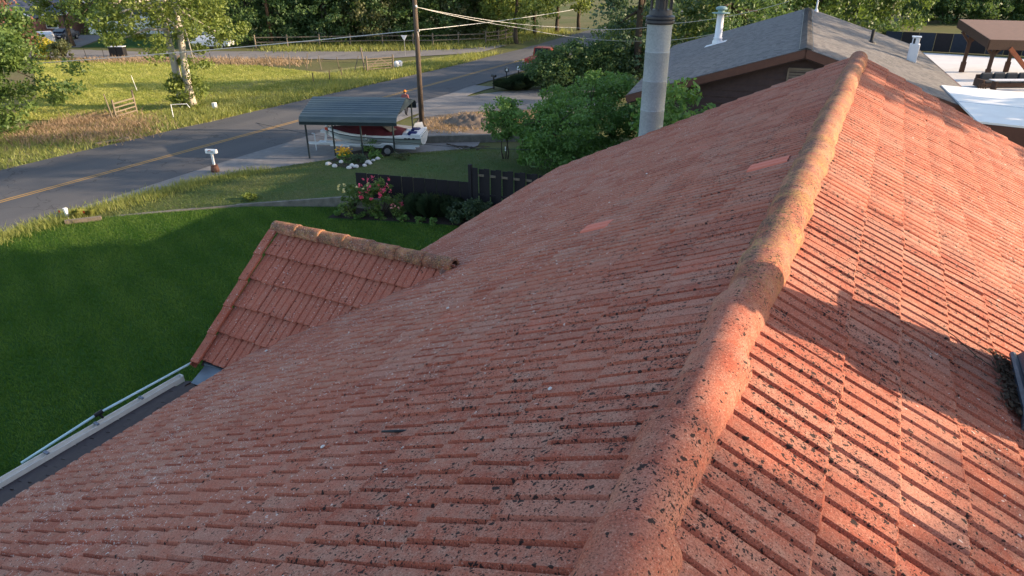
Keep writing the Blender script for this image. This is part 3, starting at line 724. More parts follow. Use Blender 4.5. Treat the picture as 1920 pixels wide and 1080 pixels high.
# ---- leaf litter caught behind the chimney
r_ = np.random.default_rng(31); n = 420
px = 1.90-np.abs(r_.normal(0, .075, n)); py = r_.uniform(5.12, 5.98, n); pz = ZR-TT*px+.035+np.abs(r_.normal(0, .018, n))
ang = r_.uniform(0, 6.28, n); L = r_.uniform(.012, .032, n); tl = r_.normal(0, .4, (n, 2))
V = np.empty((n, 4, 3))
for k, (a, b) in enumerate(((1, 0), (0, .5), (-1, 0), (0, -.5))):
    dx = (np.cos(ang)*a-np.sin(ang)*b)*L; dy = (np.sin(ang)*a+np.cos(ang)*b)*L
    V[:, k] = np.c_[px+dx, py+dy, pz+dx*tl[:, 0]+dy*tl[:, 1]-TT*dx]
tag(np_mesh('leaf_litter', V.reshape(-1, 3), np.arange(4*n).reshape(-1, 4), M['leafdry']), 'brown dead leaves heaped against the chimney flashing', 'leaves', kind='stuff')
mb = MB(); mb.tube([(1.2, 5.75, zf(1.2)+.03), (1.45, 5.72, zf(1.45)+.035), (1.62, 5.62, zf(1.62)+.03), (1.86, 5.6, zf(1.86)+.03)], [.003, .004, .004, .003], 5)
tag(mb.build('twig', M['leafdry']), 'thin dark twig lying on the sunlit tiles near the chimney', 'twig')
# droppings and bits lying on the tiles
for k, (px_, py_) in enumerate([(1031, 738), (606, 845), (840, 583), (657, 553), (500, 662), (1212, 330)]):
    P = on_left(px_, py_); mb = MB(); s = .012+.006*random.random(); mb.lathe((P[0], P[1], P[2]+.035), [(s*.7, 0), (s, s*.3), (s*.6, s*.8), (s*.1, s)], 7, sx=1.0, sy=1.7)
    tag(mb.build('white_pebble', M['stone'], smooth=True), 'small white speck on the shaded tiles, '+['nearest the ridge caps', 'left of the dark stick', 'right of the small gable', 'on the small gable', 'at the foot of the small gable', 'far up towards the flue'][k], 'debris', 'white specks on the tiles')
mb = MB(); P = on_left(741, 818); mb.tube([P+np.array([-.10, -.02, .0])+(0, 0, .02), P+np.array([0, .0, .045]), P+np.array([.1, .05, .02])+(0, 0, .03), P+np.array([.15, .09, .0])+(0, 0, .03)], [.008, .011, .009, .004], 6)
tag(mb.build('broken_stick', M['black']), 'short dark stick lodged between the shaded red tiles', 'stick')
# pale blue pole outside the gutter
mb = MB(); a, b, c = G(374, 672, 4.06), G(185, 775, 4.02), G(40, 868, 3.70)
pole = empty('blue_pole', tuple(b), 'thin pale blue pole with a dark joint running along outside the gutter', 'pole')
mb.tube([a, b, c], .019, 8); build_at(mb, 'pole_tube', M['bluepipe'], pole, smooth=True)
mb = MB(); d_ = Vector(c-b).normalized(); mb.tube([Vector(b)-d_*.06, Vector(b)+d_*.06], .032, 8); mb.tube([Vector(b), Vector(b)+Vector((.02, .03, -.09))], .02, 7); build_at(mb, 'joint_clamp', M['black'], pole)

# ================================================================ METAL FLUE beside the roof
fl = empty('flue_pipe', (-4.85, 18.62, 0), 'tall galvanised metal flue pipe with a dark cap rising beyond the red roof', 'flue')
mb = MB(); z = 2.0; r = .325
zs = [2.0, 5.45, 6.20, 6.98, 7.72, 8.42]
for a, b in zip(zs[:-1], zs[1:]):
    m2 = MB(); m2.lathe((0, 0, 0), [(r, a), (r, b-.03), (r+.004, b-.022), (r+.004, b-.004), (r, b)], 28, cap=False); m2.build('pipe_section', M['galv'], fl, smooth=True)
mb.lathe((0, 0, 0), [(r+.03, 8.40), (r+.05, 8.44), (r+.05, 8.49), (r+.02, 8.51), (r+.05, 8.53), (r+.05, 8.58), (r-.02, 8.62), (r-.04, 8.75)], 28); mb.build('collar', M['capmetal'], fl)
mb = MB()
for k in range(8):
    a = k*math.pi/4; mb.box((.27*math.cos(a), .27*math.sin(a), 8.92), (.05, .02, .40), a)
mb.lathe((0, 0, 0), [(.30, 9.05), (.38, 9.10), (.36, 9.16), (.10, 9.28)], 24); mb.lathe((0, 0, 0), [(.16, 8.7), (.16, 9.0)], 16)
mb.build('lantern_cap', M['capmetal'], fl)
m2 = MB(); m2.lathe((0, 0, 0), [(.36, 0), (.36, .3), (r, .3), (r, 2.0)], 24); m2.build('pipe_base', M['galv'], fl)

# ================================================================ GREY SHINGLE HOUSE
NAZ = R_(6); nd = Vector((-math.sin(NAZ), math.cos(NAZ), 0)); no = Vector((math.cos(NAZ), math.sin(NAZ), 0))
NA = Vector((-1.64, 23.73, 0)); NZ, NT_ = 7.40, math.tan(R_(17.5))
def NB(o, l, z): return NA + no*o + nd*l + Vector((0, 0, z))
nh = empty('shingled_house', tuple(NA), 'dark brown house with a grey shingle gable roof behind the red tiles', 'house')
WL, WLF, WR, LN = 5.5, 7.1, 5.6, 19.5
def nroof(sg, w0, w1, name):
    z = lambda q: NZ-NT_*q
    mb = MB(); mb.slab([NB(0, 0, NZ), NB(sg*w0, 0, z(w0)), NB(sg*w1, LN, z(w1)), NB(0, LN, NZ)], .10)
    o = build_at(mb, name, [M['fascia']], nh)
    mb = MB(); rw = .14; k = 0
    while k*rw < max(w0, w1):
        a, b = k*rw, (k+1)*rw+.01
        l0 = 0 if a < w0 else LN*(a-w0)/(w1-w0+1e-6)
        l0b = 0 if b < w0 else LN*(b-w0)/(w1-w0+1e-6)
        n = 24
        for i in range(n):
            A0 = l0+(LN-l0)*i/n; A1 = l0+(LN-l0)*(i+1)/n; B0 = min(l0b, LN)+(LN-min(l0b, LN))*i/n; B1 = min(l0b, LN)+(LN-min(l0b, LN))*(i+1)/n
            q = [NB(sg*a, A0-.03, z(a)+.010), NB(sg*b, B0-.03, z(b)+.022), NB(sg*b, B1-.03, z(b)+.022), NB(sg*a, A1-.03, z(a)+.010)]
            mb.slab(q, .008)
        k += 1
    t = build_at(mb, 'shingle_rows', M['shingle'], nh); tag(t, 'grey asphalt shingles in low overlapping rows', kind='stuff'); t.parent = o
    return o
rl = nroof(-1, WL, WLF, 'roof_slope'); rr = nroof(1, WR, WR, 'roof_slope')
for k in range(64):                                           # ridge shingles
    mb = MB(); l0 = -.03+.305*k
    if l0 > LN: break
    q = [NB(-.17, l0, NZ-.005), NB(0, l0, NZ+.048), NB(.17, l0, NZ-.005), NB(.17, l0+.34, NZ-.02), NB(0, l0+.34, NZ+.034), NB(-.17, l0+.34, NZ-.02)]
    mb.add(q, [(1, 0, 5, 4), (2, 1, 4, 3)]); mb.add([p-Vector((0, 0, .008)) for p in q], [(0, 1, 4, 5), (1, 2, 3, 4)]); build_at(mb, 'ridge_shingle', M['shingle'], nh).parent = rl
mb = MB(); mb.tube([NB(-.2, -.03, NZ-.02), NB(-.2, LN, NZ-.02)], .012, 5); mb.tube([NB(.2, -.03, NZ-.02), NB(.2, LN, NZ-.02)], .012, 5); build_at(mb, 'ridge_sealant', M['black'], nh).parent = rl
mb = MB()
for sg, w_ in ((-1, WL), (1, WR)): mb.beam(NB(0, -.05, NZ-.13), NB(sg*w_, -.05, NZ-.13-NT_*w_), .04, .24)
mb.beam(NB(-WL, 0, NZ-NT_*WL-.1), NB(-WLF, LN, NZ-NT_*WLF-.1), .04, .2); mb.beam(NB(WR, 0, NZ-NT_*WR-.1), NB(WR, LN, NZ-NT_*WR-.1), .04, .2)
build_at(mb, 'fascia', M['fascia'], nh)
mb = MB(); zz = NZ-.28
for sg, w_ in ((-1, WL), (1, WR)): mb.slab([NB(0, 0, zz), NB(sg*w_, 0, zz-NT_*w_), NB(sg*w_, .55, zz-NT_*w_), NB(0, .55, zz)], .02)
build_at(mb, 'soffit', M['siding'], nh)
wl = WL-.5; zt = NZ-.15
mb = MB()
V_ = [NB(-wl, .5, 0), NB(wl, .5, 0), NB(wl, .5, zt-NT_*wl), NB(0, .5, zt), NB(-wl, .5, zt-NT_*wl)]
V2 = [p+nd*(LN-1) for p in V_]
mb.add(V_+V2, [(0, 1, 2, 3, 4), (9, 8, 7, 6, 5), (0, 4, 9, 5), (1, 6, 7, 2)]); build_at(mb, 'wall', M['siding'], nh)
z = 4.2
while z < zt-.05:                                             # lap siding on the gable, each board proud at its lower edge
    hw = lambda zz: max(.02, min(wl, (zt-zz)/NT_))
    z1 = min(z+.22, zt-.02); a, b = hw(z), hw(z1)
    mb = MB(); mb.add([NB(-a, .44, z), NB(a, .44, z), NB(b, .49, z1), NB(-b, .49, z1), NB(-a, .5, z), NB(a, .5, z)], [(0, 1, 2, 3), (4, 5, 1, 0)])
    build_at(mb, 'siding_board', M['siding'], nh); z += .22
mb = MB(); vc = -.05; mb.beam(NB(vc-.36, .43, 5.75), NB(vc-.36, .43, 6.75), .05, .06, up=nd); mb.beam(NB(vc+.36, .43, 5.75), NB(vc+.36, .43, 6.75), .05, .06, up=nd); mb.beam(NB(vc-.36, .43, 6.75), NB(vc+.36, .43, 6.75), .06, .05)
gv = build_at(mb, 'gable_vent', M['vent'], nh)
for k in range(10):
    mb = MB(); q = 5.80+.095*k; mb.add([NB(vc-.34, .40, q), NB(vc+.34, .40, q), NB(vc+.34, .45, q+.07), NB(vc-.34, .45, q+.07)], [(0, 1, 2, 3)]); build_at(mb, 'louver', M['vent'], nh).parent = gv
# vents on that roof
P = NB(-3.84, 11.85, NZ-NT_*3.84)
v = empty('roof_vent', tuple(P), 'tall white round vent pipe with a flat green cap on the grey roof', 'vent')
mb = MB(); mb.lathe((0, 0, 0), [(.26, -.1), (.25, .12), (.19, .22), (.21, .24), (.21, .28), (.175, .30), (.165, 1.30), (.175, 1.32), (.165, 1.34)], 18); mb.build('vent_pipe', M['gutwhite'], v, smooth=True)
mb = MB(); mb.lathe((0, 0, 0), [(.20, 1.33), (.42, 1.36), (.42, 1.39), (.15, 1.41), (.15, 1.50), (.26, 1.52), (.27, 1.60), (.18, 1.66), (.02, 1.68)], 18); mb.build('vent_cap', simple('verdigris_cap', (.22, .33, .33), (.17, .26, .26), 6, .5), v, smooth=True)
mb = MB(); mb.slab([P+no*a-P+nd*b+Vector((0, 0, NT_*a*1.0+.03)) for a, b in ((-.55, -.4), (.4, -.4), (.4, .4), (-.55, .4))], .01); mb.build('vent_flange', M['gutwhite'], v)
P = NB(4.17, 9.15, NZ-NT_*4.17)
v = empty('flue_vent', tuple(P), 'short silver square flue vent on the sunlit grey roof slope', 'vent')
mb = MB(); mb.box((0, 0, .30), (.36, .42, .75)); mb.build('vent_body', M['gutwhite'], v, bevel=.01)
mb = MB(); mb.box((.0, 0, .80), (.26, .32, .26)); mb.box((0, 0, .95), (.34, .40, .04)); mb.build('vent_top', M['gutwhite'], v, bevel=.01)
mb = MB(); mb.box((.185, .0, .35), (.02, .12, .5)); mb.box((-.06, -.165, .80), (.07, .02, .2)); mb.build('vent_slot', M['black'], v)
P = NB(2.74, 11.3, NZ-NT_*2.74)
v = empty('plumbing_vent', tuple(P), 'small black plumbing vent pipe on the grey roof slope', 'vent')
mb = MB(); mb.lathe((0, 0, 0), [(.16, -.1), (.13, .06), (.07, .10), (.065, .55), (.05, .56)], 12); mb.build('vent_pipe', M['black'], v)
mb = MB(); mb.lathe((0, 0, 0), [(.22, -.08), (.20, .03), (.12, .05)], 12); mb.build('boot', M['black'], v)
P = NB(.41, 18.6, NZ-NT_*.41)
v = empty('roof_mast', tuple(P), 'thin white mast standing on the far end of the grey roof ridge', 'mast')
mb = MB(); mb.tube([(0, 0, -.05), (0, 0, 2.6)], .045, 8); mb.build('mast_tube', M['gutwhite'], v); mb = MB(); mb.lathe((0, 0, 0), [(.12, -.05), (.10, .08), (.05, .16)], 10); mb.build('mast_base', M['gutwhite'], v)
# white flat patio cover fixed on the grey roof's right edge
zc = lambda q: NZ-NT_*4.45+.06-.045*(q-4.45)
pc = empty('patio_cover', tuple(NB(6.5, 0, 0)), 'white flat patio cover in sun and shade beside the grey roof', 'patio cover')
mb = MB(); mb.slab([NB(4.45, -2.6, zc(4.45)), NB(9.5, -2.6, zc(9.5)), NB(9.5, 3.4, zc(9.5)), NB(4.45, 3.4, zc(4.45))], .05); build_at(mb, 'cover_panel', M['membrane'], pc)
for l in (.3,):
    mb = MB(); mb.beam(NB(4.45, l, zc(4.45)+.004), NB(9.5, l, zc(9.5)+.004), .03, .02); build_at(mb, 'panel_seam', M['gutwhite'], pc)
mb = MB(); mb.beam(NB(4.7, -2.55, zc(4.7)-.31), NB(9.4, -2.55, zc(9.4)-.31), .10, .5); mb.beam(NB(9.3, -2.4, zc(9.3)-.2), NB(9.3, 3.3, zc(9.3)-.2), .12, .28); build_at(mb, 'beam', M['fascia'], pc)
for l in (-2.4, 3.2):
    mb = MB(); P = NB(9.3, l, 0); mb.beam(P, P+Vector((0, 0, zc(9.3)-.34)), .14, .14); build_at(mb, 'post', M['fascia'], pc)

# ================================================================ PAVILION, SOFA, COURT beyond
tag(sheet('concrete_court', [G(1715, 97), G(2050, 118), G(2080, 182), G(1735, 172)], M['palepad'], -.035), kind='structure')
K = 58.0
pa, pb = Vector(Dp(1857, 74, K)), Vector(Dp(1799, 36, K+6.5))
pe = (pb-pa); px_ = Vector((_R[0], _R[1], 0)).normalized()
pv = empty('pavilion', (pa.x, pa.y, 0), 'brown timber garden pavilion with a sloping roof at the right edge', 'pavilion')
mb = MB(); c3, c4 = pa+px_*9+Vector((0, 0, -.25)), pb+px_*9+Vector((0, 0, -.25)); mb.slab([pa, c3, c4, pb], .12); build_at(mb, 'roof_panel', M['proof'], pv)
mb = MB(); dn = Vector((0, 0, -.42)); mb.beam(pa+dn, c3+dn, .12, .80); mb.beam(pa+dn*.9, pb+dn*.9, .12, .72); build_at(mb, 'fascia', M['wood'], pv)
posts = [(1, .9, -.25), (.6, 5.6, -.1), (4.6, .9, -.4), (4.8, 5.6, -.4)]
for a, b, e in posts:
    P = pa+px_*a+Vector((pe.x, pe.y, 0)).normalized()*b; top = pa.z+pe.z*b/Vector((pe.x, pe.y, 0)).length-.5
    mb = MB(); mb.beam((P.x, P.y, 0), (P.x, P.y, top), .30, .30); mb.beam((P.x, P.y, 0), (P.x, P.y, .9), .42, .42); build_at(mb, 'post', M['wood'], pv)
    for s in (-1, 1):
        mb = MB(); mb.beam((P.x, P.y, top-1.1), tuple(P+px_*s*.95+Vector((0, 0, top-.1-P.z))), .16, .18); build_at(mb, 'brace', M['wood'], pv)
mb = MB(); P = pa+px_*1.9+Vector((0, 0, -.7)); mb.beam(P, P+px_*3.4+Vector((0, 0, -3.0)), .22, .30); tag(build_at(mb, 'brace', M['woodred'], pv), 'orange red slanting brace')
s0 = G(1845, 166)
sf = empty('outdoor_sofa', tuple(s0), 'dark outdoor sofa with rounded cushions under the pavilion', 'sofa')
fw = Vector((_h[0], _h[1], 0)); sd = px_
def SV_(a, b, z): return sd*a+fw*b+Vector((0, 0, z))
rzz = math.atan2(sd.y, sd.x)
mb = MB(); mb.box(SV_(2.2, .8, .22), (4.6, .9, .34), rzz); mb.box(SV_(2.2, 1.3, .5), (4.6, .2, .9), rzz); mb.box(SV_(-.1, .7, .36), (.2, 1.2, .6), rzz); mb.build('frame', M['wood'], sf, bevel=.03)
for k in range(4):
    mb = MB(); mb.box(SV_(.65+1.05*k, 1.12, .80), (1.0, .26, .62), rzz); mb.build('back_cushion', M['cushion'], sf, bevel=.10)
    mb = MB(); mb.box(SV_(.65+1.05*k, .7, .46), (1.0, .8, .2), rzz); mb.build('seat_cushion', M['cushion'], sf, bevel=.06)
t0 = Dp(1862, 152, 55.5); tb = empty('patio_table', (t0[0], t0[1], 0), 'long pale topped table in front of the outdoor sofa', 'table')
mb = MB(); mb.box(SV_(2.2, 0, .78), (4.6, .8, .06), rzz); mb.build('table_top', M['gutwhite'], tb)
for a in (.2, 4.2):
    mb = MB(); mb.box(SV_(a, 0, .375), (.12, .6, .75), rzz); mb.build('leg', M['wood'], tb)
t0 = G(1840, 186); tb = empty('patio_chair', (t0[0], t0[1], 0), 'low slatted dark chair left of the outdoor sofa', 'chair')
mb = MB(); mb.box(SV_(0, 0, .4), (.7, .6, .06), rzz); mb.build('seat', M['wood'], tb)
for k in range(4):
    mb = MB(); mb.box(SV_(-.27+.18*k, .3, .75), (.1, .05, .7), rzz); mb.build('back_slat', M['wood'], tb)
for a, b in ((-.3, -.25), (.3, -.25), (-.3, .25), (.3, .25)):
    mb = MB(); mb.box(SV_(a, b, .19), (.06, .06, .38), rzz); mb.build('leg', M['wood'], tb)
a, b = G(1655, 92), G(2060, 112)
fn = empty('panel_fence', tuple(a), 'long dark blue panel fence at the far side of the concrete court', 'fence')
for k in range(12):
    p0 = Vector(a)+(Vector(b)-Vector(a))*k/12; p1 = Vector(a)+(Vector(b)-Vector(a))*(k+.985)/12
    mb = MB(); mb.beam(p0+Vector((0, 0, 1.0)), p1+Vector((0, 0, 1.0)), .06, 2.0); build_at(mb, 'fence_panel', M['darkfence'] if k % 2 else simple('blue_fence', (.020, .028, .045)), fn)

# ================================================================ FOLIAGE
def leafcloud(P, size, r, up=.35, asp=.55):
    n = len(P); nrm = r.normal(0, 1, (n, 3)); nrm[:, 2] += up; nrm /= np.linalg.norm(nrm, axis=1)[:, None]
    t = np.cross(nrm, r.normal(0, 1, (n, 3))); t /= np.linalg.norm(t, axis=1)[:, None]; b = np.cross(nrm, t)
    s = size*r.uniform(.6, 1.35, n)[:, None]
    V = np.stack([P-t*s, P-b*s*asp, P+t*s, P+b*s*asp], 1)
    return V.reshape(-1, 3), np.arange(4*n).reshape(-1, 4)
def crown_pts(r, n, ctr, rad, nclump, rc, low=-1.0, hollow=.55):
    d = r.normal(0, 1, (nclump*3, 3)); d /= np.linalg.norm(d, axis=1)[:, None]; d = d[d[:, 2] > low][:nclump]; nclump = len(d)
    q = r.uniform(hollow**3, 1, nclump)**(1/3); lump = 1+.16*np.sin(d[:, 0]*3.1+ctr[0])+.14*np.sin(d[:, 2]*4.3+d[:, 1]*3.7+ctr[1])
    cc = np.array(ctr)+d*np.array(rad)*(q*lump)[:, None]
    k = r.integers(0, nclump, n); sz = r.uniform(.6, 1.35, nclump)*rc
    g = r.normal(0, 1, (n, 3)); g /= np.linalg.norm(g, axis=1)[:, None]; g *= (r.uniform(0, 1, n)**.45)[:, None]; g[:, 2] *= .62
    P = cc[k]+g*sz[k][:, None]
    ct = r.uniform(0, 1, nclump); t = np.clip(ct[k]*.6+r.normal(.2, .16, n), 0, 1)
    return P, t, cc
SEED = [100]
def tree(name, label, base, h, rx, rz, mat, n=5200, leaf=.16, th=.3, cz=None, bark='bark', nclump=70, rc=.9, cat='tree', group=None, limbs=9, hollow=.5, low=-1, stems=1, ry=None, lean=(0, 0), stem_h=None, asp=.55):
    SEED[0] += 1; r = np.random.default_rng(SEED[0]); base = np.array(base, float)
    t = empty(name, tuple(base), label, cat, group)
    cz = cz if cz is not None else h-rz; ry = ry or rx
    P, ti, cc = crown_pts(r, n, (lean[0], lean[1], cz), (rx, ry, rz), nclump, rc, low, hollow)
    P[:, 2] = np.maximum(P[:, 2], .05)
    V, F = leafcloud(P, leaf, r, asp=asp); np_mesh('crown', V, F, LM[mat], t, ti)
    mb = MB(); top = cz+rz*.55
    for s_ in range(stems):
        ox = (s_-(stems-1)/2)*th*2.6; ph = r.uniform(0, 6)
        pts = [(ox, ox*.3, -.1)]+[(ox*(1+.9*f)+lean[0]*f+.10*math.sin(f*5+ph), ox*.3+lean[1]*f+.10*math.cos(f*4+ph), top*f) for f in (.12, .3, .5, .7, .85, 1)]
        mb.tube(pts, [th*1.25, th, th*.85, th*.68, th*.45, th*.28, th*.1], 8)
        for k in range(limbs):
            c = cc[r.integers(0, len(cc))]; f = r.uniform(.35, .8); i = min(int(f*6), 5); p0 = Vector(pts[i+1])
            p1 = Vector(c); mid = p0.lerp(p1, .5)+Vector((0, 0, .12*(p1-p0).length*r.uniform(-.5, 1)))
            mb.tube([p0, mid, p1], [th*.42, th*.26, th*.07], 5)
    mb.build('trunk', M[bark], t, smooth=True)
    return t
def shrub(name, label, base, rx, h, mat, n=2500, leaf=.07, nclump=40, rc=.35, cat='shrub', group=None, ry=None, stemmat='bark', asp=.55):
    SEED[0] += 1; r = np.random.default_rng(SEED[0]); t = empty(name, tuple(base), label, cat, group)
    P, ti, cc = crown_pts(r, n, (0, 0, h*.5), (rx-rc*.4, (ry or rx)-rc*.4, h*.5-rc*.25), nclump, rc, -1, .35)
    P[:, 2] = np.maximum(P[:, 2], .02)
    V, F = leafcloud(P, leaf, r, asp=asp); np_mesh('foliage', V, F, LM[mat], t, ti)
    mb = MB()
    for k in range(7): c = cc[r.integers(0, len(cc))]; mb.tube([(0, 0, -.05), Vector(c)*.5+Vector((0, 0, .05)), c], [.03, .02, .008], 5)
    mb.build('stem', M[stemmat], t)
    return t
def tuft(name, label, base, rad, h, n, mat, wd=.012, cat='plant', group=None):
    SEED[0] += 1; r = np.random.default_rng(SEED[0]); a = r.uniform(0, 6.28, n); q = r.uniform(0, 1, n)**.5; hh = h*r.uniform(.6, 1, n)
    o = np.stack([np.cos(a), np.sin(a)], 1); V = np.empty((n, 5, 3)); side = np.stack([-o[:, 1], o[:, 0]], 1)*wd
    b = o*(q*rad*.25)[:, None]; m_ = o*(q*rad*.6)[:, None]; e = o*(q*rad*1.15)[:, None]
    V[:, 0, :2] = b-side; V[:, 1, :2] = b+side; V[:, 2, :2] = m_+side; V[:, 3, :2] = e; V[:, 4, :2] = m_-side
    V[:, :2, 2] = 0; V[:, 2, 2] = V[:, 4, 2] = hh*.72; V[:, 3, 2] = hh*(1-.35*q)
    o_ = np_mesh(name, V.reshape(-1, 3), np.arange(5*n).reshape(-1, 5), LM[mat], tint=np.clip(r.normal(.45, .25, n), 0, 1)); o_.location = tuple(base)
    return tag(o_, label, cat, group)
def flowers(parent, name, mat, P, size, seed, petals=7):
    r = np.random.default_rng(seed); P = np.asarray(P); n = len(P)
    Q = np.repeat(P, petals, 0)+r.normal(0, size*.45, (n*petals, 3)); V, F = leafcloud(Q, size*.6, r, .6, .8)
    return np_mesh(name, V, F, LM[mat], parent, r.uniform(0, 1, len(F)))

# belt of trees beyond the side road
BELT = [(470, 82, 'mid', 9.5, 4.4), (520, 80, 'dark', 11, 4.8), (566, 78, 'dark', 12, 4.4), (612, 80, 'dark', 10, 4.2), (655, 78, 'mid', 12, 4.6), (700, 79, 'olive', 10.5, 4.4), (742, 77, 'dark', 12, 4.8), (790, 77, 'mid', 10, 4.2), (832, 75, 'dark', 12, 4.6), (872, 73, 'olive', 9.5, 4.0), (905, 71, 'mid', 9, 3.6)]
nth = ['first', 'second', 'third', 'fourth', 'fifth', 'sixth', 'seventh', 'eighth', 'ninth', 'tenth', 'eleventh', 'twelfth', 'thirteenth', 'fourteenth', 'fifteenth', 'sixteenth', 'seventeenth']
kindn = {'dark': 'dark green', 'mid': 'mid green', 'olive': 'greyish olive', 'light': 'yellow green', 'blue': 'blue green'}
for k, (x, y, m_, h, rx) in enumerate(BELT):
    tree('broadleaf_tree', f'{kindn[m_]} tree, {nth[k]} from the left in the front row behind the rail fence', G(x, y), h, rx*1.12, h*.48, m_, 9000, .17, .22, nclump=150, rc=1.1, group='front row of the tree belt', cz=h*.47)
for k in range(9):
    b = G(455+62*k, 66-.9*k); m_ = ['dark', 'blue', 'dark', 'mid', 'dark', 'blue', 'dark', 'mid', 'dark'][k]
    tree('belt_tree', f'tall {kindn[m_]} tree, {nth[k]} from the left in the back row of the belt', b, 14, 6.6, 6.9, m_, 6000, .26, .3, nclump=90, rc=1.5, group='back row of the tree belt', cz=7.2)
# trees at the left
tree('white_trunk_tree', 'big leafy tree with two pale white trunks at the edge of the mown field', (-44.7, 34.3, 0), 13, 5.6, 5.0, 'light', 27000, .115, .30, cz=8.0, bark='barkpale', nclump=170, rc=.95, stems=2, limbs=12, hollow=.45)
tt = shrub('sucker_shoots', 'bright leafy shoots around the foot of the two pale trunks', (-44.4, 34.1, 0), 1.7, 2.6, 'light', 2600, .11, 40, .5)
tree('roadside_tree', 'dense green tree at the left edge beyond the road, branches down to the ground', (-49.5, 22.6, 0), 8.5, 5.0, 4.1, 'mid', 24000, .13, .25, cz=4.1, nclump=170, rc=.85, hollow=.4)
tree('purple_tree', 'tall purple leaved tree behind the green tree at the left edge', (-66, 31.5, 0), 10, 3.6, 4.4, 'purple', 5500, .15, .22, cz=5.4, nclump=70, rc=.9)
shrub('purple_bush', 'round purple leaved bush beside the yellow bush', G(66, 102), 2.6, 3.2, 'purple', 2600, .14, 40, .7)
shrub('yellow_bush', 'bright yellow flowering bush by the leaning fence posts', G(95, 110), 1.5, 2.2, 'yellow', 1500, .13, 26, .5)
shrub('grey_bush', 'grey green bush right of the yellow bush', G(118, 112), 1.3, 2.3, 'olive', 1400, .12, 26, .45)
tree('street_tree', 'green tree in front of the brick house with the dark car', G(137, 86), 9.5, 4.2, 3.8, 'light', 5200, .18, .28, cz=6.2, nclump=80, rc=1.0)
tree('yard_tree', 'rounded green tree on the far lawn before the white garage', G(202, 86), 9, 4.0, 3.6, 'mid', 5200, .17, .28, cz=5.9, nclump=80, rc=1.0)
for k, (x, y, m_, h) in enumerate([(20, 44, 'mid', 13), (110, 42, 'light', 14), (190, 46, 'mid', 13), (270, 52, 'dark', 13), (350, 58, 'mid', 12), (420, 62, 'dark', 12)]):
    tree('backyard_tree', f'{kindn[m_]} tree, {nth[k]} from the left among those behind the brick house and white garage', G(x, y), h, 6.0, h*.46, m_, 6000, .27, .3, nclump=110, rc=1.4, group='trees behind the far houses', cz=h*.5)
# sunlit trees at the far end of the road
for k, (x, y, h, rx, m_) in enumerate([(935, 74, 9, 3.6, 'light'), (968, 81, 10, 4.2, 'light'), (1003, 66, 11, 4.4, 'light'), (1044, 62, 12, 4.6, 'mid'), (1085, 56, 13, 5.0, 'light')]):
    tree('road_end_tree', f'sunlit {kindn[m_]} tree, {nth[k]} from the left along the far end of the road', G(x, y), h, rx, h*.36, m_, 5200, .19, .28, cz=h*.60, nclump=80, rc=1.05, group='trees at the end of the road')
# hedge and trees beyond the driveway
a, b = G(1000, 171), G(1185, 163)
for k in range(6):
    P = a+(b-a)*k/5
    shrub('hedge_bush', f'dark leafy bush, {nth[k]} from the road in the tall hedge past the driveway', P+np.array([.5, 1.8, 0]), 2.5, 4.1-.08*k if k else 3.2, 'dark', 6500, .11, 90, .6, group='bushes of the tall hedge', cat='hedge')
tuft('tall_grass_clump', 'tall green grass clump between the post mailbox and the hedge', G(962, 168), 1.6, 1.1, 900, 'orn', .03)
tuft('tall_grass_clump', 'second tall grass clump hard against the hedge end', G(985, 166), 1.3, 1.5, 800, 'orn', .03)
tree('conifer', 'tall dark tree rising right behind the hedge', (-17.5, 57.0, 0), 15.5, 3.6, 7.5, 'blue', 9500, .17, .35, cz=8.0, nclump=150, rc=1.2)
tree('conifer', 'second tall dark tree behind the metal flue', (-12.0, 63.5, 0), 9.5, 4.6, 4.6, 'dark', 8500, .18, .35, cz=4.9, nclump=130, rc=1.2)
tree('sunlit_tree', 'sunlit yellow green tree right of the metal flue cap', Dp(1290, 60, 66)*np.array([1, 1, 0]), 10, 4.6, 4.8, 'light', 9500, .17, .3, cz=5.2, nclump=110, rc=1.1)
tree('sunlit_tree', 'lower sunlit bush tree showing just left of the metal flue', Dp(1185, 75, 60)*np.array([1, 1, 0]), 6.5, 3.2, 3.0, 'light', 4200, .15, .2, cz=3.4, nclump=60, rc=.9)
BACK = [(1385, 84, 'dark', 15), (1455, 88, 'mid', 15), (1530, 90, 'mid', 16), (1600, 92, 'dark', 15), (1665, 94, 'mid', 16), (1735, 118, 'light', 13), (1790, 112, 'dark', 16), (1850, 114, 'mid', 14), (1915, 116, 'dark', 16), (1990, 114, 'mid', 15)]
for k, (x, d, m_, h) in enumerate(BACK):
    P = Dp(x, 40, d); tree('shade_tree', f'{kindn[m_]} tree, {nth[k]} from the left in the row behind the grey house and court', (P[0], P[1], 0), h, 6.4, h*.46, m_, 9500, .23, .32, nclump=150, rc=1.45, group='trees behind the grey house', cz=h*.46)
for k in range(7):
    P = Dp(1560+68*k, 62, 112); shrub('understory_bush', f'dark bush, {nth[k]} from the left in the undergrowth behind the court fence', (P[0], P[1], 0), 4.6, 5.5, 'dark', 4200, .20, 60, 1.0, group='undergrowth behind the court')
